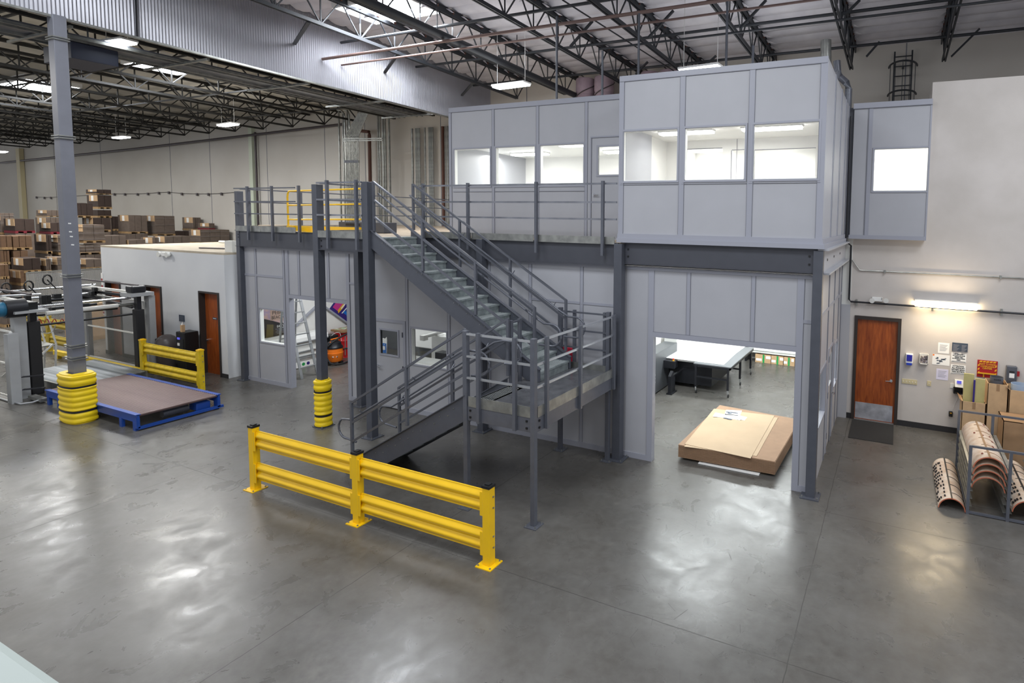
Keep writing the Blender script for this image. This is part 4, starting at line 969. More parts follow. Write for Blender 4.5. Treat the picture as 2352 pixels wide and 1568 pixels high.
# soap dispenser, tissue box
c9_ = lambda x, y: (1900+x/4.9, 680+y/4.9)
s_ = T('soap_dispenser', 'blue and white soap dispenser beside the wooden door', 'dispenser', hy(*c9_(920, 700), WY))
a = hy(*c9_(885, 636), WY); b = hy(*c9_(962, 768), WY)
B(a.x, b.x, 13.95, 14.05, b.z+.04, a.z).build('body', 'white', s_, bevel=.012); B(a.x+.02, b.x-.02, 13.94, 13.952, b.z+.09, a.z-.02).build('front_panel', mat('soap_blue', '2b2ea0', .3), s_, bevel=.004)
B(a.x+.02, b.x-.02, 13.94, 14.0, b.z, b.z+.05).build('push_lever', mat('soap_blue_l', '2440b4', .3), s_)
s_ = T('glove_dispenser', 'clear wall box of crumpled wrappers right of the soap dispenser', 'dispenser', hy(*c9_(1085, 700), WY))
a = hy(*c9_(1040, 640), WY); b = hy(*c9_(1132, 760), WY)
fr = MB(); fr.box(a.x, b.x, 14.03, 14.05, b.z, a.z); fr.box(a.x, a.x+.012, 13.94, 14.03, b.z, a.z); fr.box(b.x-.012, b.x, 13.94, 14.03, b.z, a.z); fr.box(a.x, b.x, 13.94, 14.03, b.z, b.z+.02); fr.build('case', 'offwhite', s_)
mb = MB(); rr = random.Random(5)
for i in range(16): mb.cbox((a.x+.03+rr.random()*(b.x-a.x-.06), 13.985, b.z+.05+rr.random()*(a.z-b.z-.1)), (.07, .03, .05), rr.random()*.5, rr.random()*2, rr.random()*3)
mb.build('wrappers', mat('foil', 'b5adb0', .25, .6, col2='6e666c', scale=12), s_)
# papers and signs
def paper(x0, y0, x1, y1, label, m='label', lines=6, tilt=0, title=None, y=WY):
    a = hy(x0, y0, y); b = hy(x1, y1, y); t = T('notice_sheet', label, 'notice', ((a.x+b.x)/2, y, b.z), 'notices on the right wall')
    B(a.x, b.x, y-.004, y-.001, b.z, a.z).build('sheet', m, t)
    mb = MB(); W = b.x-a.x; H = a.z-b.z
    for i in range(lines):
        z = a.z-H*(.2+.65*i/max(1, lines)); mb.box(a.x+W*.15, b.x-W*(.15+.25*(i*7 % 3)/3), y-.006, y-.004, z-.004, z+.004)
    mb.build('print_lines', 'inkg', t)
    if False: text(title, ((a.x+b.x)/2, y-.005, a.z-H*.12), H*.09, 'ink', t)
    return t
paper(*c9_(1250, 520), *c9_(1370, 650), 'upper white notice sheet pinned on the right wall')
t = paper(*c9_(1185, 650), *c9_(1375, 785), 'white evacuation map sheet in the middle of the notices', lines=0)
mb = MB(); a = hy(*c9_(1205, 680), WY); b = hy(*c9_(1345, 775), WY)
for i in range(12): q = random.Random(i); mb.box(*(lambda X, Z: (X, X+.03+.03*q.random(), 14.042, 14.045, Z, Z+.012+.012*q.random()))(a.x+(b.x-a.x)*q.random()*.85, b.z+(a.z-b.z)*q.random()*.9))
mb.build('map_marks', 'slate', t); plate(*c9_(1188, 650), *c9_(1206, 668), WY-.003, .003, 'orange_patch', 'orange', t)
paper(*c9_(1230, 812), *c9_(1358, 948), 'lower pale lilac notice sheet under the evacuation map', m=mat('lilac_paper', 'd8d5ea', .6), lines=5, title='NOTICE')
t = T('wall_sign', 'dark slate information sign at the top of the notices', 'sign', hy(*c9_(1490, 630), WY), 'signs on the right wall')
a = hy(*c9_(1408, 518), WY); b = hy(*c9_(1578, 628), WY); B(a.x, b.x, 14.035, 14.05, b.z, a.z).build('board', 'slate', t)
mb = MB()
for i in range(8):
    z = a.z-.05-i*.027
    for xa, xb in ((a.x+.02, a.x+.14), (a.x+.19, b.x-.02)): mb.box(xa, xb-.02*(i % 3), 14.033, 14.035, z-.005, z+.005)
mb.build('print_lines', 'inkg', t)
for k, (ln, yy, lab) in enumerate(((['ATTENTION', 'NO FOOD OR GLASS', 'PERMITTED', 'IN PRODUCTION', 'AREA'], (632, 750), 'white sign reading attention no food or glass permitted in production area'), (['ATTENTION', 'ALL FORKLIFT', 'DRIVERS MUST', 'WEAR SEATBELTS'], (765, 885), 'white sign reading attention all forklift drivers must wear seatbelts'))):
    a = hy(*c9_(1398-6*k, yy[0]), WY); b = hy(*c9_(1562-8*k, yy[1]), WY); t = T('wall_sign', lab, 'sign', ((a.x+b.x)/2, WY, b.z), 'signs on the right wall')
    B(a.x, b.x, 14.045, 14.05, b.z, a.z).build('sheet', 'label', t); H = a.z-b.z; n = len(ln)
    for i, s in enumerate(ln): text(s, ((a.x+b.x)/2, 14.043, a.z-H*(.08+.82*(i+.3)/n)), H*.82/n*.95, 'ink', t, squash=1.0 if len(s) < 14 else .8, bold=.0015)
    B(a.x+.01, b.x-.01, 14.042, 14.045, b.z+.012, b.z+.02).build('rule', 'ink', t)
t = T('wall_sign', 'red sign with yellow hazard stripes reading right to know compliance center', 'sign', hy(*c9_(1790, 930), WY), 'signs on the right wall')
a = hy(*c9_(1692, 712), WY); b = hy(*c9_(1908, 925), WY); B(a.x, b.x, 14.03, 14.05, b.z, a.z).build('board', 'redc', t); W = b.x-a.x
mb = MB()
for i in range(5):
    x = a.x+.03+i*(W-.06)/5; mb.prism([(x, a.z-.045), (x+.05, a.z-.045), (x+.07, a.z-.012), (x+.02, a.z-.012)], 1, 14.026, 14.03)
for i in range(3):
    for X in (a.x+.01, b.x-.05): z = a.z-.12-i*.085; mb.prism([(X, z-.03), (X+.035, z-.005), (X+.035, z+.035), (X, z+.01)], 1, 14.026, 14.03)
mb.build('hazard_stripes', 'signy', t)
text('RIGHT TO KNOW', ((a.x+b.x)/2, 14.027, a.z-.085), .05, 'signy', t, squash=.78, bold=.001); text('COMPLIANCE', ((a.x+b.x)/2, 14.027, a.z-.135), .05, 'signy', t, squash=.85, bold=.001); text('CENTER', ((a.x+b.x)/2, 14.027, a.z-.18), .05, 'signy', t, bold=.001)
mb = MB(); mb.box(a.x+.01, b.x-.02, 14.0, 14.03, a.z-.30, a.z-.285); mb.box(a.x+.01, b.x-.02, 14.0, 14.005, a.z-.285, a.z-.27); mb.box(a.x+.12, a.x+.14, 14.02, 14.03, b.z, a.z-.3); mb.build('binder_rack', 'signy', t)
# switches, outlets, disconnect, time clock
def wall_plate(x0, y0, x1, y1, name, label, cat, m='beige', marks=(), g='electric fittings on the right wall'):
    a = hy(*c9_(x0, y0), WY); b = hy(*c9_(x1, y1), WY); t = T(name, label, cat, ((a.x+b.x)/2, WY, b.z), g)
    B(a.x, b.x, 14.035, 14.05, b.z, a.z).build('plate', m, t)
    for f in marks: B(a.x+(b.x-a.x)*f-.006, a.x+(b.x-a.x)*f+.006, 14.02, 14.035, (a.z+b.z)/2-.012, (a.z+b.z)/2+.012).build('toggle', 'offwhite', t)
    return t
wall_plate(842, 925, 1010, 996, 'light_switch', 'wide beige bank of light switches beside the wooden door', 'switch', marks=(.1, .3, .5, .7, .9))
wall_plate(1125, 952, 1167, 1010, 'light_switch', 'single beige switch plate right of the wide bank', 'switch', marks=(.5,))
wall_plate(1385, 978, 1428, 1035, 'wall_outlet', 'grey outlet plate left of the time clock', 'outlet', m='offwhite')
t = T('phone_charger', 'small black box low on the wall with a yellow label', 'box', hy(*c9_(1387, 1350), WY)); a = hy(*c9_(1368, 1288), WY); b = hy(*c9_(1408, 1350), WY)
B(a.x, b.x, 13.98, 14.05, b.z, a.z).build('case', 'black', t, bevel=.008); B(a.x+.02, b.x-.02, 13.975, 13.98, a.z-.04, a.z-.02).build('label_patch', 'signy', t)
t = T('time_clock', 'pale time clock with a blue screen above a black tray', 'time clock', hy(*c9_(1480, 1100), WY)); a = hy(*c9_(1440, 945), WY-.1); b = hy(*c9_(1528, 1025), WY-.1)
mb = MB(); mb.prism([(13.9, b.z), (14.05, b.z), (14.05, a.z), (13.97, a.z)], 0, a.x, b.x); mb.build('housing', 'offwhite', t)
MB().cbox(((a.x+b.x)/2, 13.93, (a.z+b.z)/2+.04), (.09, .008, .06), 0, R(-24)).build('screen', 'screen', t)
a2 = hy(*c9_(1422, 1040), WY-.1); b2 = hy(*c9_(1528, 1100), WY-.1); mb = MB(); mb.box(a2.x, b2.x, 13.9, 14.05, b2.z, b2.z+.02); mb.box(a2.x, a2.x+.015, 13.9, 14.05, b2.z, a2.z); mb.box(b2.x-.015, b2.x, 13.9, 14.05, b2.z, a2.z); mb.box(a2.x, b2.x, 14.03, 14.05, b2.z, a2.z+.02); mb.build('tray', 'black', t)
MB().tube([(a2.x+.08, 14.03, b2.z), (a2.x+.09, 14.03, b2.z-.15), (a2.x+.04, 14.03, b2.z-.3), (a2.x+.02, 14.03, .55)], .004, 6).build('cable', 'offwhite', t)
t = T('disconnect_switch', 'grey electrical disconnect box with a red lever at the right edge', 'switch', hy(*c9_(2060, 970), WY)); a = hy(*c9_(2012, 772), WY); b = hy(*c9_(2118, 970), WY)
B(a.x, b.x, 13.93, 14.05, b.z, a.z).build('case', 'rail', t, bevel=.01); B(a.x+.03, b.x-.03, 13.92, 13.93, b.z+.05, a.z-.03).build('door_panel', 'rail', t)
B(a.x+.05, b.x-.05, 13.915, 13.92, b.z+.12, b.z+.22).build('white_label', 'label', t); B(a.x+.05, b.x-.05, 13.915, 13.92, b.z+.235, b.z+.27).build('black_label', 'ink', t)
B(b.x, b.x+.05, 13.95, 13.99, b.z+.16, a.z-.1).build('lever', 'redc', t)
# entrance mat
a = hz(1950, 1003); m = B(-.83, .09, 12.72, 13.98, 0, .012).build('entrance_mat', 'mat'); tag(m, 'black entrance mat on the floor in front of the wooden door', 'mat')

# ---------------------------------------------------------------- rack with rotary cutting dies
rk = T('die_rack', 'grey angle-iron rack holding curved cutting dies', 'rack', (2.2, 11.1, 0))
RXs = (1.235, 1.80, 2.37, 2.94)
for x in RXs:
    for y, h in ((10.17, 1.15), (12.03, 1.15)): MB().bar((x, y, 0), (x, y, h), .045, .045, (0, 1, 0)).build('upright', 'rail', rk)
for y in (10.17, 12.03):
    for z in (1.14, .03): MB().bar((1.22, y, z), (3.0, y, z), .035, .035).build('cross_bar', 'rail', rk)
for x in (1.235, 1.80, 2.37):
    MB().bar((x, 10.17, .03), (x, 12.03, .03), .035, .035).build('bottom_bar', 'rail', rk)
    for k in range(6):
        z = .12+.13*k; m = MB(); m.bar((x+.03, 10.2, z), (x+.03, 12.0, z), .07, .006, (0, -.5, 1)); 
        if x > 1.3: m.bar((x-.03, 10.2, z), (x-.03, 12.0, z), .07, .006, (0, .5, 1))
        m.build('ledge', 'galv', rk)
def half_die(name, cx_, y0, y1, z, r, a0, a1, label, marks=0, face='die', th=.014, seed=1, grp='curved cutting dies', tilt=0.):
    t = T(name, label, 'die', (cx_, (y0+y1)/2, z), grp)
    mb = MB(); n = 20
    for y in (y0, y1):
        for rr in (r, r-th):
            for i in range(n+1): a = R(a0+(a1-a0)*i/n); mb.v.append((cx_+rr*math.cos(a), y, z+rr*math.sin(a)))
    N = n+1
    for i in range(n):
        mb.f += [(i, i+1, 2*N+i+1, 2*N+i), (N+i, 3*N+i, 3*N+i+1, N+i+1), (i, N+i, N+i+1, i+1), (2*N+i, 2*N+i+1, 3*N+i+1, 3*N+i)]
    mb.f += [(0, 2*N, 3*N, N), (n, N+n, 3*N+n, 2*N+n)]; mb.sm = True; mb.build('shell', face, t)
    e = MB()
    for i in range(n): 
        a = R(a0+(a1-a0)*i/n); b = R(a0+(a1-a0)*(i+1)/n); q = [(cx_+rr*math.cos(u), z+rr*math.sin(u)) for rr, u in ((r+.001, a), (r+.001, b), (r-th-.001, b), (r-th-.001, a))]
        e.prism(q, 1, y0-.004, y0)
    e.build('ply_edge', 'die_e', t)
    rnd = random.Random(seed)
    def on(a, y, da, dy, m_, nm, h=.006):
        q = MB(); k = max(2, int(da/6)); vs = []
        for i in range(k+1):
            aa = R(a+da*i/k)
            for rr in (r+.0005, r+h):
                for yy in (y, y+dy): vs.append((cx_+rr*math.cos(aa), yy, z+rr*math.sin(aa)))
        fs = []
        for i in range(k):
            o = i*4; fs += [(o+2, o+3, o+7, o+6), (o, o+2, o+6, o+4), (o+1, o+5, o+7, o+3), (o, o+4, o+5, o+1)]
        fs += [(0, 1, 3, 2), (4*k, 4*k+2, 4*k+3, 4*k+1)]; q.add(vs, fs); return q
    if marks:
        bands = MB(); L_ = y1-y0
        for k in range(5):
            q = on(a0+20+rnd.random()*10, y0+L_*(.12+.19*k), 70, .012, None, ''); bands.add(q.v, q.f)
        q = on(88, y0, 7, L_, None, ''); bands.add(q.v, q.f); bands.build('cutting_rule', 'blackm' if marks > 1 else 'card_d', t)
        pads = MB()
        if marks > 1:
            for i in range(11):
                for j_ in range(5):
                    if rnd.random() < .8: q = on(112+j_*11+rnd.random()*4, y0+.08+i*(L_-.2)/11, 6, .05, None, '', .016); pads.add(q.v, q.f)
        else:
            for i in range(9): q = on(45+rnd.random()*70, y0+.1+rnd.random()*(L_-.2), 7, .03+.03*rnd.random(), None, '', .008); pads.add(q.v, q.f)
        pads.build('rubber_pads', 'brownr' if marks < 2 else 'blackm', t)
    return t
half_die('cutting_die', 1.01, 10.17, 11.9, .0, .205, 3, 177, 'curved plywood cutting die lying alone on the floor beside the rack', marks=2, seed=4)
for k in range(4):
    half_die('cutting_die', 1.52, 10.22-.02*k, 11.95, .40+.12*k, .245, 8, 172, 'curved plywood cutting die in the rack, %s of the stack of four' % ['lowest', 'second from the bottom', 'second from the top', 'topmost'][k], marks=1 if k == 3 else 0, seed=k+2)
half_die('cutting_die', 2.10, 10.2, 11.9, .14, .24, 5, 175, 'darker curved cutting die in the second bay of the rack', marks=2, face='die', seed=11)
# tall cardboard boxes behind the rack
def carton(x0, x1, y0, y1, z0, z1, label, m='card', open_=False, text_=None, flaps=True, grp='tall cartons by the right wall', name='carton'):
    t = T(name, label, 'box', ((x0+x1)/2, (y0+y1)/2, z0), grp); mb = MB(); th = .012
    mb.box(x0, x1, y0, y1, z0, z0+th); mb.box(x0, x0+th, y0, y1, z0, z1); mb.box(x1-th, x1, y0, y1, z0, z1); mb.box(x0, x1, y0, y0+th, z0, z1); mb.box(x0, x1, y1-th, y1, z0, z1)
    if not open_: mb.box(x0, x1, y0, y1, z1-th, z1)
    mb.build('body', m, t)
    if open_ and flaps:
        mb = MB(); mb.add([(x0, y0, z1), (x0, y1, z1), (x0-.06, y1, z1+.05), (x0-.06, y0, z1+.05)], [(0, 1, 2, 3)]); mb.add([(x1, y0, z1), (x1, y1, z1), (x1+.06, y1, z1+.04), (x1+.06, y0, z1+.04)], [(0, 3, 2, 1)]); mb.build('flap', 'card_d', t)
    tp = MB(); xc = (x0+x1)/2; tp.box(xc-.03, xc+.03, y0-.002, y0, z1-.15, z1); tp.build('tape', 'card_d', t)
    if text_: text(text_[0], (xc, y0-.003, z0+(z1-z0)*text_[1]), text_[2], text_[3], t)
    return t
xa = hy(2206, 1000, 13.3).x; xb = hy(2262, 1000, 13.3).x; xc_ = hy(2311, 1000, 13.3).x; xd = hy(2420, 1000, 13.3).x
zt1 = hy(2206, 920, 13.3).z; zt2 = hy(2290, 882, 13.3).z; zt3 = hy(2330, 895, 13.3).z
carton(xa, xb-.01, 13.3, 13.75, 0, zt1, 'open brown carton holding upright manila boards', open_=True)
carton(xb+.005, xc_-.01, 13.3, 13.75, 0, zt2, 'tall closed brown carton with a rolled paper standing in it', open_=True, flaps=False)
carton(xc_+.005, xd, 13.25, 13.8, 0, zt3, 'brown carton printed VCT at the right edge of the photo', open_=True, text_=('VCT', .74, .07, 'blue'))
def board(x0, x1, y, z1, label, m='skin_y', th=.03): return tag(B(x0, x1, y, y+th, .02, z1).build('manila_board', m), label, 'board', 'boards in the open carton')
zb1 = hy(2213, 860, 13.35).z
board(xa+.025, xa+.22, 13.48, zb1, 'left manila board standing in the open carton'); board(xa+.235, xb-.03, 13.42, zb1-.07, 'right manila board standing in the open carton')
board(xa+.20, xa+.235, 13.38, zb1-.10, 'narrow dark blue strip standing between the manila boards', 'purple')
mb = MB(); c = ((xb+xc_)/2, 13.55); mb.lathe([(.12, .5), (.125, zt2+.10), (.118, zt2+.10), (.112, .5)], (c[0], c[1], 0), 20); rp = tag(mb.build('paper_roll', 'rail'), 'grey paper roll standing in the tall carton', 'paper roll')
text('PAPER', (c[0], c[1]-.127, zt2+.055), .05, 'ink', rp)
mb = MB(); mb.lathe([(.15, .5), (.16, zt3+.09), (.15, zt3+.09), (.14, .5)], (xc_+.22, 13.5, 0), 20); tag(mb.build('paper_roll', mat('bluish_paper', '9fb0c6', .6)), 'bluish paper roll standing in the VCT carton', 'paper roll')
# smaller cartons below/front of the wall group, seen through the rack
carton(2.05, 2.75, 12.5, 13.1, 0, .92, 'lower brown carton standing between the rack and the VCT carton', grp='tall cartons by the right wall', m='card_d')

# ================================================================== CUTTING ROOM (large bay)
st_ = T('cardboard_stack', 'low thick stack of large cardboard sheets on a pallet in the big bay', 'cardboard stack', (-2.9, 11.2, 0))
P0 = hz(1552.5, 1051); 
def quad(c, z0, z1): return MB().prism([(p[0], p[1]) for p in c], 2, z0, z1)
Zs = .30
cs = [hz(1554, 1031, Zs), hz(1777, 1069.5, Zs), hz(1824, 978, Zs), hz(1641, 938, Zs)]
cs = [(-3.83, 10.06), (-1.92, 10.1), (-1.86, 12.55), (-3.78, 12.7)]
m = MB()
for i in range(30): 
    z = .05+i*.0083; o = .006*math.sin(i*2.1); m.prism([(p[0]+o, p[1]-o) for p in cs], 2, z, z+.0078)
m.build('sheets', mat('sheet_edges', '97795f', .8, var=.05, scale=8), st_)
B(-3.6, -2.1, 10.2, 12.4, .0, .05).build('pallet', 'wood_pal', st_)
B(-3.4, -2.2, 10.03, 10.25, .005, .02).build('plastic_edge', 'label', st_)
def sheet(pts, z, label, th=.006, curl=0.):
    m = MB(); m.prism(pts, 2, z, z+th); o = m.build('loose_sheet', 'card_sheet'); return tag(o, label, 'cardboard sheet', 'loose sheets on the cardboard stack')
M['card_sheet'] = mat('cardboard_sheet', 'b59d7f', .75, var=.03, scale=2)
q = [hz(*c_, .31) for c_ in ((1572, 1020), (1735, 1050), (1779, 955), (1642, 938))]
sheet([(q_.x+.05, q_.y) for q_ in (hz(1566, 1024, .305), hz(1732, 1046, .305), hz(1782, 958, .305), hz(1648, 940, .305))], .300, 'lower loose cardboard sheet skewed on the stack')
sheet([(q_.x, q_.y) for q_ in (hz(1573, 1019, .315), hz(1724, 1052, .315), hz(1779, 954, .315), hz(1640, 938, .315))], .307, 'top loose cardboard sheet on the stack')
pp = T('printed_box_blank', 'unfolded white printed box blank lying on the loose cardboard sheets', 'box blank', hz(1676, 953, .32))
m = MB(); m.prism([tuple(hz(a, b, .316))[:2] for a, b in ((1664, 952), (1668, 941), (1704, 943), (1699, 955))], 2, .314, .318)
m.prism([tuple(hz(a, b, .316))[:2] for a, b in ((1655, 958), (1664, 950), (1700, 954), (1700, 965))], 2, .314, .318)
m.build('panel', 'label', pp)
for k, (a, b, c_, d_) in enumerate((((1637, 956), (1643, 947), (1662, 951), (1655, 958)), ((1692, 962), (1696, 953), (1716, 958), (1710, 965)))):
    vs = [hz(*a, .33), hz(*b, .36), hz(*c_, .318), hz(*d_, .316)]; MB().add([tuple(v) for v in vs]+[tuple(v-Vector((0, 0, .004))) for v in vs], [(0, 1, 2, 3), (7, 6, 5, 4), (0, 4, 5, 1), (1, 5, 6, 2), (2, 6, 7, 3), (3, 7, 4, 0)]).build('flap', 'label', pp)
m = MB()
for a, b in ((1672, 946), (1682, 947), (1690, 948), (1676, 949), (1667, 960), (1676, 962), (1649, 952), (1704, 957)): p = hz(a, b, .32); m.box(p.x-.05, p.x+.05, p.y-.03, p.y+.03, .319, .321)
m.build('printed_blocks', 'slate', pp)
# flatbed machine and table
fm = T('flatbed_cutter', 'black flatbed cutting machine with a white bed in the big bay', 'machine', (-5.6, 15.2, 0))
B(-6.3, -5.88, 12.2, 15.2, .03, 1.12).build('side_cabinet', mat('machine_grey', '55585c', .4, .2), fm, bevel=.01)
B(-6.3, -5.9, 15.2, 17.6, .3, 1.3).build('rear_cabinet', 'offwhite', fm)
B(-5.88, -4.45, 14.38, 16.9, .80, .86).build('bed', 'white', fm); B(-5.88, -5.7, 14.3, 16.9, .7, .8).build('bed_edge', 'alu', fm)
B(-5.86, -4.6, 14.6, 16.6, .12, .74).build('chassis', 'blackm', fm)
B(-5.88, -5.55, 14.15, 14.42, .62, .82).build('control_box', 'blackm', fm)
c = MB(); c.lathe([(.03, .82), (.03, .85)], (-5.62, 14.25, 0), 12); c.build('stop_collar', 'signy', fm); c = MB(); c.lathe([(.022, .85), (.026, .88)], (-5.62, 14.25, 0), 12); c.build('stop_button', 'red', fm)
m = MB(); m.prism([(13.78, .02), (14.1, .02), (14.1, .52), (13.95, .62), (13.78, .5)], 0, -5.58, -5.50); m.build('roll_bracket', 'blackm', fm)
MB().tube([(-5.5, 13.95, .5), (-5.5, 16.4, .5)], .03, 12).build('feed_shaft', 'chrome', fm); MB().tube([(-5.5, 14.9, .5), (-5.5, 16.2, .5)], .045, 12).build('material_roll', 'card', fm)
m = MB(); m.box(-5.62, -5.46, 13.76, 14.15, 0, .03); m.build('foot', 'blackm', fm)
B(-5.878, -5.872, 12.75, 12.95, .75, 1.0).build('paper_note', 'label', fm)
for y, z, mm in ((13.1, .72, 'signy'), (13.1, .66, 'red'), (12.55, .4, 'signy')): B(-5.88, -5.865, y-.03, y+.03, z-.025, z+.025).build('switch', mm, fm)
for k in range(3): c = MB(); c.lathe([(.035, 0), (.035, .01)], (0, 0, 0), 12); c.v = [(-5.88+v[2], 13.55+v[0], .55-.1*k+v[1]) for v in c.v]; c.build('dial', 'label', fm)
tb = T('work_table', 'black steel table on casters at the end of the white machine bed', 'table', (-4.4, 15.4, 0))
B(-5.0, -3.95, 14.18, 16.75, .82, .845).build('table_top', mat('table_grey', '6f7276', .35, .2), tb)
m = MB(); m.prism([tuple(hz(a, b, .85))[:2] for a, b in ((1519, 820), (1662, 838), (1690, 812), (1712, 796), (1580, 783))], 2, .848, .858); m.build('white_media', 'white', fm)
m = MB(); m.box(-5.0, -3.95, 14.18, 14.22, .76, .82); m.box(-5.0, -3.95, 16.71, 16.75, .76, .82); m.box(-3.99, -3.95, 14.18, 16.75, .76, .82); m.build('frame', 'blackm', tb)
for x, y in ((-4.93, 14.2), (-4.02, 14.2), (-4.02, 15.45), (-4.93, 15.45), (-4.02, 16.7), (-4.93, 16.7)):
    lg = B(x-.028, x+.028, y-.028, y+.028, .2, .8).build('leg', 'blackm', tb); B(x-.018, x+.018, y-.018, y+.018, .1, .2).build('caster_stem', 'chrome', lg)
    w_ = MB(); w_.lathe([(.045, -.015), (.05, 0), (.045, .015)], (0, 0, 0), 16); w_.v = [(x+v[2]+.01, y+v[0]+.02, .051+v[1]) for v in w_.v]; w_.build('caster_wheel', 'rubber', lg)
MB().bar((-4.93, 14.2, .48), (-4.02, 14.2, .48), .04).build('stretcher', 'blackm', tb); MB().bar((-4.93, 15.45, .48), (-4.02, 15.45, .48), .04).build('stretcher', 'blackm', tb)
# shelf with rolls and three cartons at the far wall
sh_ = T('storage_shelf', 'low shelf of dark and white rolls against the far wall of the big bay', 'shelf', (-3, 18.6, 0))
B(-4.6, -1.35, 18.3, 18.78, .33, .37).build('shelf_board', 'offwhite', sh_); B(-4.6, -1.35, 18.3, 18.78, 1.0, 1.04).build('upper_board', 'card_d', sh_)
for x in (-4.58, -1.4): B(x-.03, x+.03, 18.3, 18.78, 0, 1.1).build('side', 'blackm', sh_)
for i in range(2): tag(MB().tube([(-4.5, 18.37+.12*i, .43), (-1.45, 18.37+.12*i, .43)], .055, 12).build('material_roll', 'white'), ['front', 'rear'][i]+' white roll lying on the low shelf', 'roll', 'rolls on the shelf')
for i in range(3): tag(MB().tube([(-4.5, 18.38+.14*i, .56+.02*i), (-1.45, 18.38+.14*i, .56+.02*i)], .07, 12).build('material_roll', mat('dark_roll%d' % i, '3a2a28', .5)), ['front', 'middle', 'rear'][i]+' dark roll lying above the white rolls', 'roll', 'rolls on the shelf')
for i, (a, b) in enumerate(((1733, 1771), (1772, 1803), (1803, 1829))):
    x0 = hz(a, 829, .05).x; x1 = hz(b, 834, .05).x-.02
    t = T('small_carton', ['leftmost', 'middle', 'rightmost'][i]+' of the three brown cartons with green tape under the shelf', 'box', ((x0+x1)/2, 18.5, 0), 'cartons with green tape')
    B(x0, x1, 18.32, 18.7, 0, .28).build('body', 'card', t, bevel=.006); xg = x0+(x1-x0)*.52; B(xg-.03, xg+.03, 18.314, 18.32, 0, .28).build('green_tape', 'green', t)
    B(xg+.08, min(x1-.02, xg+.25), 18.312, 18.32, .15, .24).build('paper_label', 'label', t); B(x0+.03, xg-.06, 18.312, 18.32, .06, .14).build('paper_label', 'label', t)

# ================================================================== PRINTING ROOM (small bay and windows)
WX = -17.35
for k, (a, b) in enumerate((((676, 751), (726, 704)), ((745, 704), (799, 743)))):
    tag(MB().bar(hx(*a, WX+.06), hx(*b, WX+.06), .10, .05).build('cross_brace', 'seam'), ['left', 'right'][k]+' diagonal steel brace on the white wall of the small bay', 'brace', 'diagonal wall braces')
t = T('wall_poster', 'magenta and purple poster high on the white wall of the small bay', 'poster', hx(780, 720, WX), 'posters in the printing room')
c_ = lambda x, y: (640+x/7.129, 680+y/7.129)
O = hx(757, 709, WX+.01); U = (hx(799, 740, WX+.01)-O); U.normalize(); V = Vector((0, -U.z, U.y))
if V.z < 0: V = -V
def pq(m_, nm, pts, x0, x1): MB().prism([((O+U*a+V*b).y, (O+U*a+V*b).z) for a, b in pts], 0, x0, x1).build(nm, m_, t)
pq('purple', 'sheet', ((0, 0), (1.5, 0), (1.5, .95), (0, .95)), WX, WX+.012)
pq('magenta', 'magenta_field', ((.06, .10), (.36, .10), (.36, .9), (.06, .9)), WX+.012, WX+.015)
pq('signy', 'yellow_figure', ((.28, .12), (.36, .05), (.40, .3), (.38, .6), (.33, .8), (.30, .4)), WX+.015, WX+.018)
pq('white', 'white_figure', ((.33, .25), (.37, .22), (.40, .5), (.37, .75)), WX+.018, WX+.02)
for i in range(3): pq('pblue', 'blue_lettering', ((.50, .16+.15*i), (.86, .16+.15*i), (.86, .26+.15*i), (.50, .26+.15*i)), WX+.012, WX+.015)
pq('label', 'white_stroke', ((.46, .12), (.49, .12), (.58, .7), (.55, .7)), WX+.015, WX+.017)
# wide printer along the wall
pr = T('wide_printer', 'long low white roll printer along the wall of the small bay', 'printer', (-17.0, 11.2, 0))
PY0, PY1 = 10.0, 12.1; PX = -16.78
B(-17.2, PX-.05, PY0, PY1, .02, .55).build('body', 'white', pr, bevel=.02)
m = MB(); m.prism([(-17.22, .8), (PX, .8), (PX-.02, .92), (PX-.08, 1.02), (-17.22, 1.02)], 1, PY0, PY1); m.build('cover', 'white', pr)
B(-17.1, PX-.12, PY0+.05, PY1-.05, .55, .8).build('print_bed', 'offwhite', pr); m = MB(); m.prism([(PX-.14, .74), (PX-.12, .76), (PX+.02, .36), (PX, .34)], 1, PY0+.1, PY1-.1); m.build('media_apron', 'offwhite', pr)
for z in (.80, .50, .3): MB().tube([(PX+.02, PY0+.03, z), (PX+.02, PY1-.03, z)], .025, 10).build('roller_bar', 'alu', pr)
B(PX-.03, PX+.01, PY0, PY1, .02, .2).build('printed_banner', 'label', pr)
for k, (y, mm) in enumerate(((11.25, 'green'), (11.40, 'purple'), (11.60, 'inkg'), (11.73, 'inkg'))):
    c = MB(); rr = .05 if k < 2 else (.015 if k == 2 else .05); c.lathe([(rr, 0), (rr, .004)], (0, 0, 0), 16); c.v = [(PX+.012+v[2], y+v[0], .11+v[1]) for v in c.v]; c.build('round_logo', mm, pr)
# step ladder
ld_ = T('step_ladder', 'aluminium step ladder leaning inside the small bay beside the door jamb', 'ladder', (-15.6, 10.3, 0))
def ladder_side(x, y, tx, ty, ht, nm): MB().bar((x, y, 0), (tx, ty, ht), .03, .075, (0, 1, 0)).build(nm, 'alu', ld_)
L0 = hz(*c_(400, 1330)); L1 = hz(*c_(415, 1250)); top = Vector((L0.x-.55, L0.y+.05, 2.45)); top2 = Vector((L1.x-.05, L1.y+.1, 2.45))
bx_, by_ = -15.62, 10.42
for dy in (0, .48): MB().bar((bx_-.0, by_+dy, 0), (bx_-.62, by_+dy*.8, 2.5), .075, .03, (1, 0, 0)).build('front_rail', 'alu', ld_)
for dy in (0, .48): MB().bar((bx_-1.08, by_+dy, 0), (bx_-.70, by_+dy*.8, 2.5), .05, .03, (1, 0, 0)).build('rear_rail', 'alu', ld_)
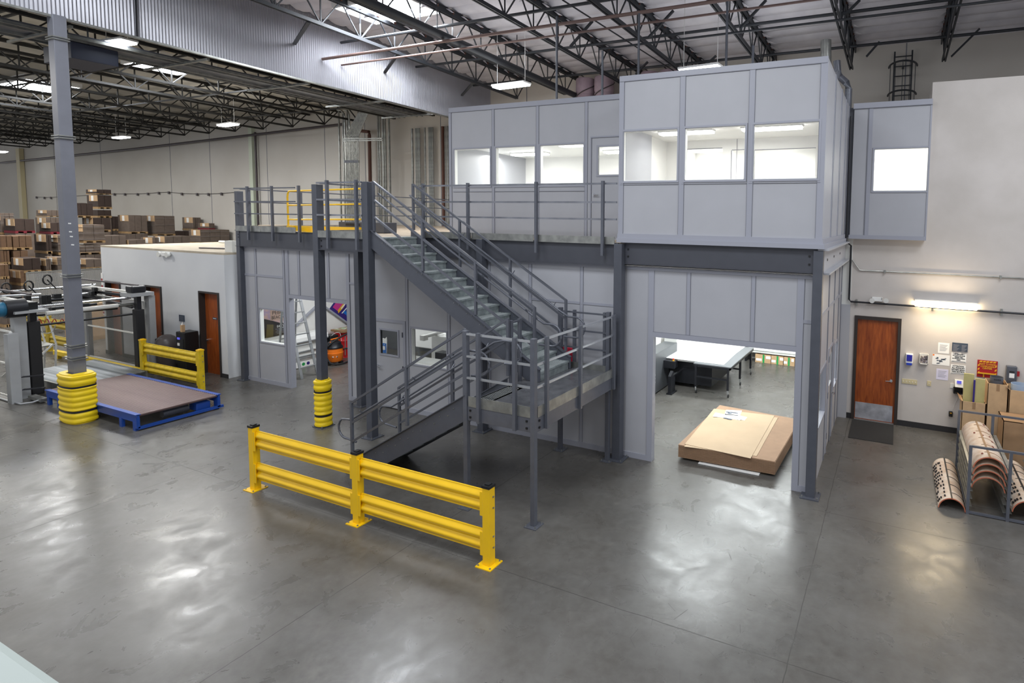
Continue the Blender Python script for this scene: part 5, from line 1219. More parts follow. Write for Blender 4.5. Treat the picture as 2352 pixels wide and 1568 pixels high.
for k in range(7):
    f = (k+1)/8; MB().bar((bx_-.62*f, by_, 2.5*f), (bx_-.62*f, by_+.48-.1*f, 2.5*f), .08, .025).build('step', 'alu', ld_)
for k in range(5):
    f = (k+1)/7; MB().bar((bx_-1.08+.38*f, by_, 2.5*f), (bx_-1.08+.38*f, by_+.48-.1*f, 2.5*f), .03, .03).build('rear_rung', 'alu', ld_)
B(bx_-.78, bx_-.54, by_-.02, by_+.42, 2.5, 2.54).build('top_cap', 'offwhite', ld_)
B(bx_-.33, bx_-.29, by_-.02, by_-.016, 1.2, 1.35).build('blue_label', 'slate', ld_)
# shop vacuum
v = T('shop_vacuum', 'orange and black wet-dry vacuum on the floor of the small bay', 'vacuum cleaner', (-16.38, 11.98, 0))
vx, vy = -16.4, 12.02
m = MB(); m.lathe([(.21, .08), (.235, .12), (.25, .34), (.255, .36), (.24, .37), (.235, .50)], (vx, vy, 0), 28); m.build('tank', 'orange', v)
m = MB(); m.lathe([(.245, .50), (.25, .54), (.20, .60), (.19, .68), (.12, .73), (.05, .74)], (vx, vy, 0), 28); m.build('lid', 'blackm', v)
MB().tube([(vx+.02, vy-.15, .70), (vx+.02, vy-.13, .79), (vx+.02, vy+.12, .80), (vx+.02, vy+.15, .72)], .022, 10).build('handle', 'orange', v)
for a in (20, 110, 200, 290):
    m = MB(); c = Vector((vx+.24*math.cos(R(a)), vy+.24*math.sin(R(a)), 0)); m.lathe([(.035, .0), (.045, .04), (.035, .09)], c, 12); m.build('caster', 'black', v)
m = MB(); m.cbox((vx+.19, vy-.13, .26), (.01, .16, .07), R(-35)); m.build('name_badge', 'ink', v)
tx_ = text('RIDGID', (0, 0, 0), .045, 'label', v, bold=.001)
tx_.data.transform(Matrix.Translation(v.location)); tx_.data.transform(Matrix.Translation((vx+.197-v.location.x, vy-.138-v.location.y, .26)) @ Euler((0, 0, R(55))).to_matrix().to_4x4())
pts = [(vx+.12, vy+.22, .42)]+[(vx+.15+.05*math.sin(R(a)), vy+.02+.30*math.cos(R(a-40)), max(.035, .24+.23*math.sin(R(a+60)))) for a in range(0, 200, 14)]
hose = [Vector((vx+.16, vy+.18, .44)), Vector((vx+.2, vy+.32, .44)), Vector((vx+.22, vy+.42, .34)), Vector((vx+.24, vy+.42, .18)), Vector((vx+.28, vy+.30, .06)), Vector((vx+.34, vy+.10, .035)), Vector((vx+.32, vy-.12, .035)), Vector((vx+.2, vy-.28, .08)), Vector((vx+.05, vy-.32, .3)), Vector((vx+.0, vy-.28, .5)), Vector((vx+.08, vy-.2, .66)), Vector((vx+.15, vy+.1, .84)), Vector((vx+.14, vy+.45, .92))]
def smooth(pts, n=5):
    out = []
    for i in range(len(pts)-1):
        p0 = pts[max(0, i-1)]; p1 = pts[i]; p2 = pts[i+1]; p3 = pts[min(len(pts)-1, i+2)]
        for k in range(n):
            t = k/n; out.append(.5*((2*p1)+(p2-p0)*t+(2*p0-5*p1+4*p2-p3)*t*t+(-p0+3*p1-3*p2+p3)*t**3))
    return out+[pts[-1]]
MB().tube(smooth(hose), .026, 10).build('hose', 'rubber', v)
# red drum with a wooden lid box, on a hand truck
d = T('red_drum', 'red steel drum behind the orange vacuum', 'drum', (-16.95, 12.75, 0)); dc = (-16.95, 12.78, 0)
m = MB(); m.lathe([(.285, 0), (.29, .02), (.28, .03), (.28, .28), (.292, .30), (.28, .32), (.28, .55), (.292, .57), (.28, .59), (.28, .83), (.29, .85), (.27, .86)], dc, 28); m.build('barrel', 'red', d)
MB().tube([(-16.68, 12.6, .1), (-16.66, 12.6, .7), (-16.68, 12.75, .82), (-16.66, 12.95, .7)], .014, 8).build('handle_tube', 'alu', d)
t = T('green_magazine_box', 'flat wooden tray of leaflets resting on the red drum', 'tray', (-16.95, 12.8, .865)); B(-17.22, -16.62, 12.5, 13.1, .87, .93).build('tray', 'card_d', t); m = MB()
for i in range(4): m.cbox((-17.05+.12*(i % 2), 12.62+.13*i, .938), (.18, .11, .01), .2*i)
m.build('leaflets', mat('leaflet', '8fae7c', .6, col2='e4e4dc', scale=9), t)
t = T('black_tool_bag', 'black tool bag with cables between the printer and the drum', 'bag', (-16.95, 12.3, 0)); B(-17.15, -16.75, 12.15, 12.44, .5, .82).build('bag', 'black', t, bevel=.03); B(-17.15, -16.75, 12.13, 12.46, 0, .5).build('stand', 'offwhite', t)
MB().tube(smooth([Vector((-16.8, 12.2, .8)), Vector((-16.72, 12.3, .9)), Vector((-16.7, 12.45, .86)), Vector((-16.72, 12.5, .6))]), .008, 6).build('cable', 'white', t)
# poster seen through the left window
t = T('wall_poster', 'dark event poster with PEBB lettering seen through the left window', 'poster', hx(625, 740, WX), 'posters in the printing room')
w0 = hx(602, 716, WX+.02); w1 = hx(648, 770, WX+.02)
yA = w0.y; yB = hx(652, 740, WX+.02).y+.25; zT = hx(602, 704, WX+.02).z; zB = hx(604, 777, WX+.02).z
B(WX, WX+.015, yA, yB, zB, zT).build('sheet', 'dark_post', t)
m = MB(); H = zT-zB; W = yB-yA; m.prism([(yA+W*.02, zT), (yA+W*.85, zT), (yA+W*.8, zB+H*.45), (yA+W*.6, zB+H*.40), (yA+W*.35, zB+H*.5), (yA+W*.02, zB+H*.62)], 0, WX+.015, WX+.02); m.build('mauve_field', 'mauve', t)
m = MB(); m.prism([(yA+W*.26, zT-H*.14), (yA+W*.80, zT-H*.16), (yA+W*.76, zB+H*.48), (yA+W*.26, zB+H*.52)], 0, WX+.02, WX+.024); m.build('tan_patch', 'tan', t)
text('PEBB', (WX+.028, yA+W*.50, zT-H*.25), H*.17, 'ink', t, face='+x', squash=.9); text('BEACH', (WX+.028, yA+W*.50, zT-H*.40), H*.15, 'ink', t, face='+x', squash=.8)
text('C', (WX+.022, yA+W*.72, zT-H*.60), H*.11, 'label', t, face='+x'); text('EASTW', (WX+.022, yA+W*.62, zT-H*.70), H*.10, 'label', t, face='+x', squash=.85)
m = MB()
for i in range(4): m.box(WX+.02, WX+.022, yA+W*(.42+.04*(i % 2)), yA+W*.9, zT-H*(.78+.045*i)-.006, zT-H*(.78+.045*i)+.006)
m.build('print_lines', 'inkg', t); m = MB(); m.prism([(yA+W*.1, zB), (yA+W*.34, zB), (yA+W*.36, zB+H*.38), (yA+W*.14, zB+H*.42)], 0, WX+.016, WX+.02); m.build('olive_shape', mat('olive', '6a5f3a', .5), t)
# large white printer behind the second window
wp = T('large_white_printer', 'large white printer with a roll arm seen through the window by the grey door', 'printer', (-11.9, 12, 0))
pA = hy(991, 800, 11.2); pB = hy(1024, 765, 11.2)
B(-12.9, pB.x+1.2, 12.0, 12.9, .9, 1.75).build('top_cabinet', 'white', wp, bevel=.03)
B(hy(990, 800, 11.3).x, hy(1040, 800, 11.3).x, 11.3, 12.3, .55, hy(1000, 770, 11.3).z).build('front_cabinet', 'white', wp, bevel=.03)
B(-12.9, pB.x+1.0, 12.1, 12.8, .0, .9).build('plinth', 'dgrey', wp)
MB().tube([hy(968, 775, 11.0), hy(1020, 760, 11.5)], .05, 12).build('roll_arm', 'white', wp)
B(hy(969, 776, 11).x-.02, hy(969, 776, 11).x+.12, 10.95, 11.1, hy(969, 781, 11).z, hy(969, 772, 11).z+.03).build('arm_bracket', 'offwhite', wp)
B(hy(1003, 830, 10.4).x, hy(1026, 830, 10.4).x, 10.35, 10.6, 0, hy(1003, 808, 10.4).z).build('stand', 'blackm', wp)
# banner across the lower part of the second window
bn = T('window_banner', 'white banner with a coloured company logo at the bottom of the second window', 'banner', (-10.05, 9.9, .8), None)
B(-10.58, -9.52, 9.86, 9.865, .9, 1.375).build('sheet', 'label', bn)
yb_ = 9.858; bw_ = hy(965, 838, yb_)
for k, (dx, dz, mm) in enumerate(((-.02, .015, 'signy'), (.012, .02, 'red'), (-.005, -.015, 'pblue'))): B(bw_.x+dx-.018, bw_.x+dx+.018, 9.854, 9.86, bw_.z+dz-.018, bw_.z+dz+.018).build('logo_square', mm, bn)
text('Pacifi', (bw_.x+.14, 9.857, bw_.z-.02), .11, 'ink', bn, squash=.8); text('C', (bw_.x+.30, 9.857, bw_.z-.03), .17, 'green', bn, bold=.004, squash=.8); text('o', (bw_.x+.385, 9.857, bw_.z-.03), .10, 'green', bn)
# bag seen through the door window
ap = T('blue_white_banner', 'white and blue banner with an apple logo behind the grey door window', 'banner', (-11.75, 10.3, .9))
a = hy(876, 780, 10.2); b = hy(889, 812, 10.2)
m = MB(); m.prism([(a.x-.12, b.z-.1), (b.x-.02, b.z-.1), (b.x, a.z), (b.x-.01, a.z+.09), (b.x-.06, a.z+.04), (a.x-.12, a.z+.06)], 1, 10.2, 10.21); m.build('white_field', 'label', ap)
B(a.x-.1, b.x-.02, 10.194, 10.2, b.z-.1, a.z-.08).build('blue_field', 'pblue', ap)
ax_, az_ = (a.x+b.x)/2-.005, (a.z+b.z)/2-.03; m = MB(); pts = []
for k in range(28):
    t_ = 2*math.pi*k/28; r_ = .058*(1+.10*math.cos(2*t_)-.10*(math.sin(t_) > .9)); X_ = r_*math.cos(t_); Z_ = r_*1.02*math.sin(t_)
    if (X_-.075)**2+(Z_-.01)**2 < .034**2: X_ = .045
    pts.append((ax_+X_, az_+Z_))
m.prism(pts, 1, 10.188, 10.194); m.prism([(ax_, az_+.068), (ax_+.03, az_+.105), (ax_+.03, az_+.085)], 1, 10.188, 10.194); m.build('apple_logo', 'label', ap)
rb_ = T('red_crate', 'pinkish red plastic crate seen behind the far side of the landing', 'crate', (-6.0, 9.6, 1.76)); a = hy(1296, 799, 9.62); b = hy(1315, 823, 9.62)
B(a.x-.05, b.x, 9.60, 9.66, ZLd, a.z+.02).build('body', 'pinkred', rb_, bevel=.006)

# ================================================================== LEFT SIDE: WHITE ROOM FRONT
cr = lambda x, y: (200+x/6.533, 680+y/6.533)
tc_ = T('trash_bin', 'brown-grey domed trash bin between the two cherry doors', 'trash bin', (-19.8, 9.2, 0)); bc_ = (-19.78, 9.18, 0)
ztop = hy(*cr(1180, 582), 9.12).z
m = MB(); m.lathe([(.22, 0), (.24, .05), (.27, ztop-.42), (.29, ztop-.38), (.285, ztop-.30), (.26, ztop-.18), (.20, ztop-.08), (.11, ztop-.02), (.02, ztop)], bc_, 28); m.build('bin_body', mat('bin_brown', '57504f', .35), tc_)
B(-20.1, -19.98, 9.0, 9.2, ztop-.36, ztop-.12).build('door_flap', 'black', tc_, bevel=.02)
wc = T('water_cooler', 'tall black water cooler beside the right cherry door', 'water cooler', (-18.95, 9.2, 0)); x0 = hz(*cr(1415, 1185)).x; zt = hy(414, 763, 9.1).z
B(-19.13, -18.70, 9.1, 9.46, .02, zt).build('body', 'black', wc, bevel=.02); B(-19.09, -18.76, 9.09, 9.1, .75, 1.1).build('tap_recess', 'blackm', wc); B(-19.03, -18.91, 9.082, 9.09, 1.08, 1.14).build('display', 'screen', wc); B(-19.03, -18.93, 9.082, 9.09, .9, .98).build('white_label', 'label', wc)
tx = T('tissue_box', 'cardboard tissue box standing on the black water cooler', 'tissue box', (-19.05, 9.15, zt)); B(-18.97, -18.89, 9.14, 9.22, zt, zt+.2).build('box', 'card', tx); m = MB(); m.add([(-18.96, 9.16, zt+.2), (-18.9, 9.16, zt+.2), (-18.93, 9.21, zt+.2), (-18.92, 9.18, zt+.3)], [(0, 1, 3), (1, 2, 3), (2, 0, 3), (0, 2, 1)]); m.build('tissue', 'label', tx)
sg = T('wall_sign', 'small slate sign on the white wall above the water cooler', 'sign', hy(*cr(1425, 385), 9.55)); a = hy(*cr(1385, 277), 9.55); b = hy(*cr(1468, 385), 9.55); B(a.x, b.x, 9.535, 9.55, b.z, a.z).build('board', 'slate', sg)
m = MB()
for i in range(6): m.box(a.x+.03, b.x-.04, 9.532, 9.535, a.z-.05-i*.035, a.z-.045-i*.035)
m.build('print_lines', 'inkg', sg)
el2 = T('emergency_light', 'white twin-head emergency light at the top of the white block wall', 'emergency light', (-20.3, 9.5, 3.44), 'emergency lights'); B(-20.45, -20.15, 9.45, 9.55, 3.42, 3.54).build('body', 'white', el2, bevel=.01)
for x in (-20.55, -20.12): m = MB(); m.lathe([(.05, 0), (.08, .06), (.085, .1)], (0, 0, 0), 14); m.v = [(x+v[0], 9.52-v[2], 3.47+v[1]) for v in m.v]; m.build('lamp_head', 'offwhite', el2)
fh = T('corner_guard_strip', 'red and white striped strip on the left corner of the white block', 'strip', (-24.15, 9.5, 1.5)); B(-24.22, -24.12, 9.53, 9.55, 1.3, 2.7).build('strip', 'label', fh)
for k in range(6): B(-24.21, -24.13, 9.525, 9.53, 1.35+.22*k, 1.42+.22*k).build('red_mark', 'redc', fh)
pipe('roof_conduit', [(-22.2, 12.0, 3.72), (-17.6, 12.0, 3.72)], .05, 'offwhite', 'pale pipe lying on the roof of the white block')
pipe('roof_conduit', [hz(458, 569, 3.65), hz(540, 571, 3.65)], .025, 'pipe', 'dark pipe lying on the roof of the white block')
jb = T('junction_box', 'white junction box on the roof edge beside the steel column', 'box', (-17.6, 9.9, 3.62)); B(-17.9, -17.55, 9.8, 9.95, 3.62, 3.95).build('case', 'offwhite', jb)

# ================================================================== ROLLER TABLES
rt = T('roller_table', 'low roller conveyor table with a blue frame and brown rollers', 'conveyor', (-17, 7.15, 0), 'roller conveyors')
RX0, RX1, RY0, RY1 = -19.0, -14.93, 6.36, 7.92
for y in (RY0, RY1-.0):
    m = MB(); m.box(RX0, RX1, y-.02, y+.02, .19, .36); m.box(RX0, RX1, y-.045, y+.045, .35, .37); m.build('side_rail', 'blue', rt)
for y in (RY0-.0, RY1):
    for x in (-18.9, -18.4, -15.6, -15.05): B(x-.05, x+.05, y-.03, y+.03, 0, .2).build('leg', 'blue', rt)
m = MB(); m.bar((-14.97, RY0, .06), (-14.97, RY1+.1, .06), .06, .06); m.bar((-14.97, RY0, .06), (-14.97, RY0, .3), .06, .06); m.bar((-14.97, RY1, .06), (-14.97, RY1, .3), .06, .06); m.build('end_bar', 'blue', rt)
rp_ = MB().tube([(RX1-.05, RY0+.025, .335), (RX1-.05, RY1-.025, .335)], .034, 12).build('roller', 'roller', rt)
for k in range(1, 50): c = rp_.copy(); C.objects.link(c); c.location.x -= .081*k
MB().tube([(-15.2, 6.9, .16), (-15.2, 7.4, .16)], .08, 16).build('drive_drum', 'steel', rt); B(-15.35, -15.05, 7.5, 7.8, .06, .24).build('motor', 'blue', rt, bevel=.02)
m = MB()
for k in range(25): m.cbox((RX1-.09-.16*k, RY0-.045, .33), (.02, .012, .02))
r2 = T('roller_table', 'bright steel roller bed between the machine posts', 'conveyor', (-21, 7.3, 0), 'roller conveyors')
BX0 = -21.9
for y in (6.75, 8.35): B(BX0, -19.05, y-.02, y+.02, .16, .33).build('side_rail', 'galv', r2)
for x in (-21.7, -20.5, -19.3):
    for y in (6.78, 8.32): B(x-.03, x+.03, y-.03, y+.03, 0, .17).build('leg', 'galv', r2)
rp2 = MB().tube([(-19.1, 6.78, .305), (-19.1, 8.32, .305)], .027, 10).build('roller', 'roller_s', r2)
for k in range(1, 34): c = rp2.copy(); C.objects.link(c); c.location.x -= .083*k
# ================================================================== GANTRY MACHINE
gm = T('stacker_gantry', 'grey gantry machine with padded black posts and steel rods over the roller bed', 'machine', (-22, 7.6, 0))
GX = -20.12
def c9p(x, y): return (x/6.533, 600+y/6.533)
for y0, y1, nm in ((6.44, 6.66, 'near'), (8.6, 8.8, 'far')):
    B(GX-.12, GX+.1, y0, y1, .04, 1.93).build('padded_post', 'rubber', gm, bevel=.02)
    B(GX-.1, GX+.06, y0+.05, y1-.05, 1.93, 2.4).build('post_core', 'blackm', gm)
B(-19.95, -19.72, 5.98, 6.16, 0, 1.72).build('front_column', 'mach', gm); B(-20.25, -20.05, 6.2, 6.42, 0, 2.2).build('front_column', 'mach', gm)
B(GX-.2, GX+.3, 6.16, 6.75, 2.18, 2.24).build('top_plate', 'mach', gm); B(GX-.35, GX+.2, 8.45, 9.0, 2.32, 2.42).build('top_plate', 'mach', gm)
B(GX-.1, GX+.12, 8.9, 9.05, .0, 2.3).build('rear_column', 'mach', gm)
B(-24.15, -23.95, 8.62, 8.82, 0, 2.5).build('rear_post', 'blackm', gm); B(-23.9, -23.7, 8.9, 9.05, 0, 2.4).build('rear_column', 'mach', gm)
B(-24.15, -23.95, 6.45, 6.65, 0, 2.5).build('rear_post', 'blackm', gm)
def rod(a, b, X, r, m, nm='rod', X2=None): 
    return MB().tube([hx(*c9p(*a), X), hx(*c9p(*b), X2 or X)], r, 10).build(nm, m, gm)
rod((520, 685), (1960, 545), GX, .035, 'chrome'); rod((560, 962), (1985, 790), GX, .028, 'black', 'cross_bar')
rod((690, 785), (1765, 665), GX-.15, .06, 'offwhite', 'sleeved_bar'); rod((1765, 665), (2040, 640), GX-.15, .045, 'galv', 'sleeved_bar_end')
rod((540, 810), (1760, 705), GX-.25, .03, 'blackm', 'cross_bar'); rod((0, 462), (1430, 348), -22.6, .03, 'chrome', 'upper_rod')
rod((400, 560), (1400, 475), -22.6, .035, 'alu', 'upper_rod'); rod((620, 590), (1540, 520), -23.2, .05, 'blackm', 'cross_bar'); rod((560, 640), (1480, 600), -23.0, .04, 'blackm', 'cross_bar')
rod((0, 522), (610, 492), -21.6, .03, 'alu', 'upper_rod'); rod((560, 725), (1450, 640), -22.8, .04, 'truss', 'cross_bar')
for z, m_ in ((2.62, 'pipe'), (2.40, 'offwhite'), (2.28, 'blackm')):
    for y in (8.72, 6.55): MB().bar((-24, y, z), (GX, y, z), .04 if z > 2.5 else .07).build('side_beam', m_, gm)
m = MB(); m.bar((-24, 8.7, 2.15), (GX-.1, 8.7, 1.98), .05); m.bar((-24, 8.5, 2.3), (GX-.1, 8.6, 1.98), .04); m.build('link_arm', 'blackm', gm)
for k, (a, b, w_, h_) in enumerate(((425, 565, 85, 110), (650, 575, 80, 130), (735, 565, 60, 120), (860, 520, 120, 60), (255, 560, 130, 50), (1430, 440, 60, 90), (1400, 480, 90, 60), (800, 720, 60, 60))):
    X = -22.3; p = hx(*c9p(a-w_/2, b-h_/2), X); q = hx(*c9p(a+w_/2, b+h_/2), X); B(X-.12, X+.05, p.y, q.y, q.z, p.z).build('clamp_block', 'black', gm, bevel=.01)
B(GX-.2, GX+.15, 8.5, 8.85, 2.42, 2.62).build('gearbox', 'blackm', gm, bevel=.04)
p = hx(*c9p(30, 700), GX); q = hx(*c9p(370, 690), GX); MB().tube([(GX, q.y-.36, q.z), (GX, q.y, q.z)], .23, 20).build('motor_drum', 'blackm', gm); MB().tube([(GX, q.y-.75, q.z+.0), (GX, q.y-.36, q.z)], .18, 20).build('motor', 'blue2', gm)
B(GX-.1, GX+.1, q.y, q.y+.2, q.z-.12, q.z+.12).build('motor_flange', 'black', gm)
for (a, b) in ((90, 400), (425, 368), (705, 275)):
    c = hx(*c9p(a, b), -22.5); m = MB(); pts = [(c.x+.02, c.y+.09*math.cos(R(t)), c.z+.14*math.sin(R(t))) for t in range(0, 361, 20)]; m.tube(pts, .02, 6, False); m.build('hand_wheel', 'black', gm)
    MB().tube([c, Vector((c.x, c.y+.18, c.z-.28))], .015, 6).build('wheel_arm', 'blackm', gm)
rh = []
for k in range(46): rh.append(hx(*c9p(560+k*10, 905-42*math.sin(k*.55)), -21.2))
MB().tube(rh, .010, 6).build('coiled_hose', 'redc', gm)
MB().tube([hx(*c9p(700+130*math.cos(R(t)), 960+120*math.sin(R(t))), -21.4) for t in range(0, 181, 15)], .012, 6).build('air_hose', 'mach', gm)
B(-19.8, -19.15, 6.28, 6.42, .04, .12).build('base_rail', 'galv', gm); 
m = MB()
for z in (.62, .30): MB().bar((-19.78, 6.2, z), (-19.55, 6.5, z), .1, .02).build('shelf_bracket', 'blackm', gm)

MB().tube([(-24, 6.02, .03), (-19.9, 6.02, .03), (-19.45, 6.05, .03), (-19.3, 6.2, .05), (-19.2, 6.38, .12)], .02, 8).build('floor_conduit', 'alu', gm)
# white control cabinet at the far left edge
wcab = T('white_cart', 'white cabinet on casters at the left edge of the photo', 'cart', (-20.3, 5.7, 0)); B(-21.2, -19.78, 5.45, 5.75, .1, 1.05).build('body', 'white', wcab, bevel=.01); m = MB(); m.lathe([(.04, 0), (.05, .05), (.04, .1)], (-19.85, 5.7, 0), 12); m.build('caster', 'rubber', wcab)
# wire guards
def fence(name, p, q, z0, z1, label, m='wire', posts=True, mid=True):
    t = T(name, label, 'fence', ((p[0]+q[0])/2, (p[1]+q[1])/2, 0), 'wire mesh guards'); a = Vector((p[0], p[1], 0)); b = Vector((q[0], q[1], 0)); d = (b-a).normalized(); n = Vector((-d.y, d.x, 0))
    mb = MB(); c = [a+Vector((0, 0, z0)), b+Vector((0, 0, z0)), b+Vector((0, 0, z1)), a+Vector((0, 0, z1))]; mb.add([v-n*.002 for v in c]+[v+n*.002 for v in c], [(0, 1, 2, 3), (7, 6, 5, 4)]); mb.build('mesh_panel', m, t)
    fr = MB()
    for z in (z0, z1)+(((z0+z1)/2,) if mid else ()): fr.bar(a+Vector((0, 0, z)), b+Vector((0, 0, z)), .04)
    for v in (a, b): fr.bar(v, v+Vector((0, 0, z1)), .05, .05, (0, 1, 0))
    fr.build('frame', 'offwhite' if m == 'wire' else 'galv', t); return t
fence('mesh_guard', (-24, 8.95), (-20.35, 8.95), .1, 2.1, 'wire mesh guard panel behind the machine in front of the cherry doors')
fence('mesh_guard', (-24.2, 6.1), (-19.95, 6.1), .1, 1.75, 'wire mesh guard panel on the camera side of the machine')
fA = hz(58, 625, 2.4); fB = hz(234, 617, 2.4)
fence('mesh_guard', (-30, 9.7), (-30, 15.5), .1, 2.4, 'tall dense mesh partition behind the machine, before the stacked loads', m='wire_d', mid=False)
# step stool behind the machine
ps = T('rolling_steps', 'pale grey rolling step platform behind the machine posts', 'steps', (-23.8, 7.4, 0))
sx0, sy0 = -23.35, 7.15
for k in range(3): B(sx0+.1, sx0+.75, sy0+.28*k-.2, sy0+.28*k+.1, .27*(k+1)-.02, .27*(k+1)+.01).build('step', 'galv', ps)
for x in (sx0+.08, sx0+.77):
    m = MB(); m.bar((x, sy0-.25, 0), (x, sy0+.6, .85), .04); m.bar((x, sy0+.6, 0), (x, sy0+.65, .85), .04); m.bar((x, sy0+.3, 0), (x, sy0-.2, .3), .03); m.bar((x, sy0+.65, .85), (x, sy0+.5, 1.7), .035); m.build('side_frame', 'offwhite', ps)
# yellow kerbs and rails inside the machine area
kb_ = T('yellow_kerb', 'long low yellow kerb beam along the far side of the steel roller bed', 'kerb', (-22, 8.55, 0)); B(-24.8, -19.6, 8.48, 8.6, .12, .26).build('beam', 'yellow_old', kb_, bevel=.01)
for x in (-24.6, -22.4, -20.4): B(x-.05, x+.05, 8.5, 8.6, 0, .14).build('foot', 'yellow_old', kb_)
M['yellow_d'] = mat('dull_yellow', 'a8912a', .6)
g3_ = T('guard_rail', 'dull yellow guard rail standing far behind the machine', 'guard rail', (-26.5, 8.8, 0), 'yellow guard rails')
guard_bays(g3_, (-28.0, -26.2, -24.6), 8.9, ((.25, .56), (.82, 1.12)), 1.2, cap='yellow_d', m='yellow_d', bolts=False)
tcx = T('wooden_crate', 'pale carton on pallets behind the machine near the white block', 'crate', (-27.6, 10.7, 0)); B(-28.2, -27.0, 10.0, 11.4, .15, 1.35).build('carton', 'card', tcx); B(-28.2, -27.0, 10.0, 11.4, 0, .15).build('pallet', 'wood_pal', tcx); B(-27.0, -26.99, 10.9, 11.15, .9, 1.3).build('blue_label', 'pblue', tcx)

# ================================================================== PALLET LOADS
# (front face plane X, photo columns of the broad face, photo rows top / bottom, material, label on side, wrapped)
LO = [
 (-33, 0, 20, 607, 640, 'card_k', 0), (-33, 46, 66, 621, 655, 'card_k', 1), (-33, 53, 93, 592, 625, 'card_b', 1), (-33, 105, 117, 594, 626, 'card_g', 1), (-33, 131, 160, 590, 625, 'card_g', 2), (-33, 197, 235, 594, 618, 'card_g', 1),
 (-34.5, 2, 27, 541, 573, 'card_k', 0), (-34.5, 29, 73, 541, 573, 'card_k', 0), (-34.5, 2, 22, 575, 607, 'card_k', 0), (-34.5, 30, 64, 575, 607, 'card_k', 0),
 (-34.5, 105, 118, 538, 582, 'card_b', 1), (-34.5, 132, 165, 539, 584, 'card_g', 2), (-34.5, 177, 234, 563, 583, 'card_g', 2), (-34.5, 190, 240, 515, 557, 'card_g', 2),
 (-36, 240, 290, 540, 568, 'card_g', 1), (-36, 295, 334, 550, 572, 'card_g', 1), (-36, 350, 366, 545, 572, 'card_g', 1), (-36, 378, 437, 542, 572, 'card_g', 1), (-36, 460, 545, 527, 558, 'card_g', 2),
 (-37.4, 33, 79, 502, 535, 'card_b', 1), (-37.4, 115, 150, 511, 537, 'card_b', 1),
 (-38.8, 0, 32, 489, 538, 'card_g', 2), (-38.8, 107, 142, 482, 498, 'card_g', 1), (-38.8, 105, 140, 499, 540, 'card_g', 1), (-38.8, 172, 213, 466, 500, 'card_b', 0), (-38.8, 213, 253, 500, 532, 'card_b', 1),
 (-38.8, 295, 338, 494, 536, 'card_g', 1), (-38.8, 355, 401, 495, 541, 'card_g', 2), (-38.8, 443, 477, 499, 529, 'card_g', 1), (-37.4, 480, 518, 512, 528, 'card_g', 1),
 (-40.2, 222, 256, 435, 447, 'card_b', 1), (-40.2, 224, 256, 448, 480, 'card_b', 1), (-40.2, 224, 256, 482, 500, 'card_b', 0), (-40.2, 258, 280, 497, 530, 'card_b', 0), (-38.8, 400, 436, 530, 558, 'card_b', 0),
]
lds = []
lp = lambda n: ORD[n % 20]
rows = {}
for i, (X, x0, x1, yt, yb, m_, kind) in enumerate(LO):
    a = hx(x0, yt, X); b = hx(x1, yt, X); cz = hx(x1, yb, X).z
    lds.append([X, a.y, min(20.0, b.y), max(0., cz), (a.z+b.z)/2, m_, kind, i])
place_words = {-33: 'front', -34.5: 'second', -36: 'third', -37.4: 'fourth', -38.8: 'fifth', -40.2: 'rearmost'}
cnt = {}
def load(X, y0, y1, z0, z1, m_, kind, label, parts=True):
    dpt = 1.15 if X > -39 else 1.2
    t = T('pallet_load', label, 'pallet load', (X-dpt/2, (y0+y1)/2, z0), 'pallet loads of flattened cartons')
    ph = .11 if (z1-z0) > .35 else .04
    # pallet
    pm_ = MB()
    for f in (0, .5, 1): yy = y0+(y1-y0-.1)*f; pm_.box(X-dpt, X, yy, yy+.1, z0, z0+ph*.8)
    pm_.box(X-dpt, X, y0, y1, z0+ph*.75, z0+ph); pm_.build('pallet', 'red_pal' if X == -37.4 and kind == 1 else 'wood_pal', t)
    mb = MB(); rnd = random.Random(int(y0*100)); n = 2+int(rnd.random()*2)
    for k in range(n):
        ya = y0+(y1-y0)*k/n; yb_ = y0+(y1-y0)*(k+1)/n; dx = .03*rnd.random(); mb.box(X-dpt+.02, X-dx, ya+.004, yb_-.004, z0+ph, z1-.02*rnd.random())
    mb.build('carton_stack', m_, t, bevel=.015)
    if kind:
        B(X-dpt*.75, X-.02, y0-.012, y0+.004, z1-min(.34, (z1-z0)*.5), z1-.01).build('top_wrap_panel', 'card', t)
        B(X-dpt*.55, X-dpt*.35, y0-.018, y0-.012, z1-min(.32, (z1-z0)*.5), z1-.04).build('paper_label', 'label', t)
    if kind == 2:
        mb = MB(); nn = 3
        for k in range(nn): z = z0+(z1-z0)*(k+.6)/nn; mb.bar((X+.006, y0, z), (X+.006, y1, z+.02*math.sin(k*3)), .02, .003); mb.bar((X-dpt, y0-.02, z-.03), (X, y0-.02, z), .02, .003)
        mb.build('stretch_wrap', 'wrap', t)
    return t
for L_ in lds:
    X, y0, y1, z0, z1, m_, kind, i = L_
    w_ = place_words[X]; below = [o for o in lds if o[0] == X and o is not L_ and o[1] < y1-.1 and o[2] > y0+.1]
    row = sorted([o for o in lds if place_words[o[0]] == w_], key=lambda o: (o[1]+o[2])/2+.0001*o[4]); k = row.index(L_)
    tone = {'card': 'tan', 'card_k': 'brown', 'card_b': 'dark brown', 'card_g': 'grey-brown'}[m_]
    load(X, y0, y1, z0, z1, m_, kind, '%s%s carton load, %s from the left in the %s row of loads' % ('wrapped ' if kind == 2 else '', tone, lp(k), w_))
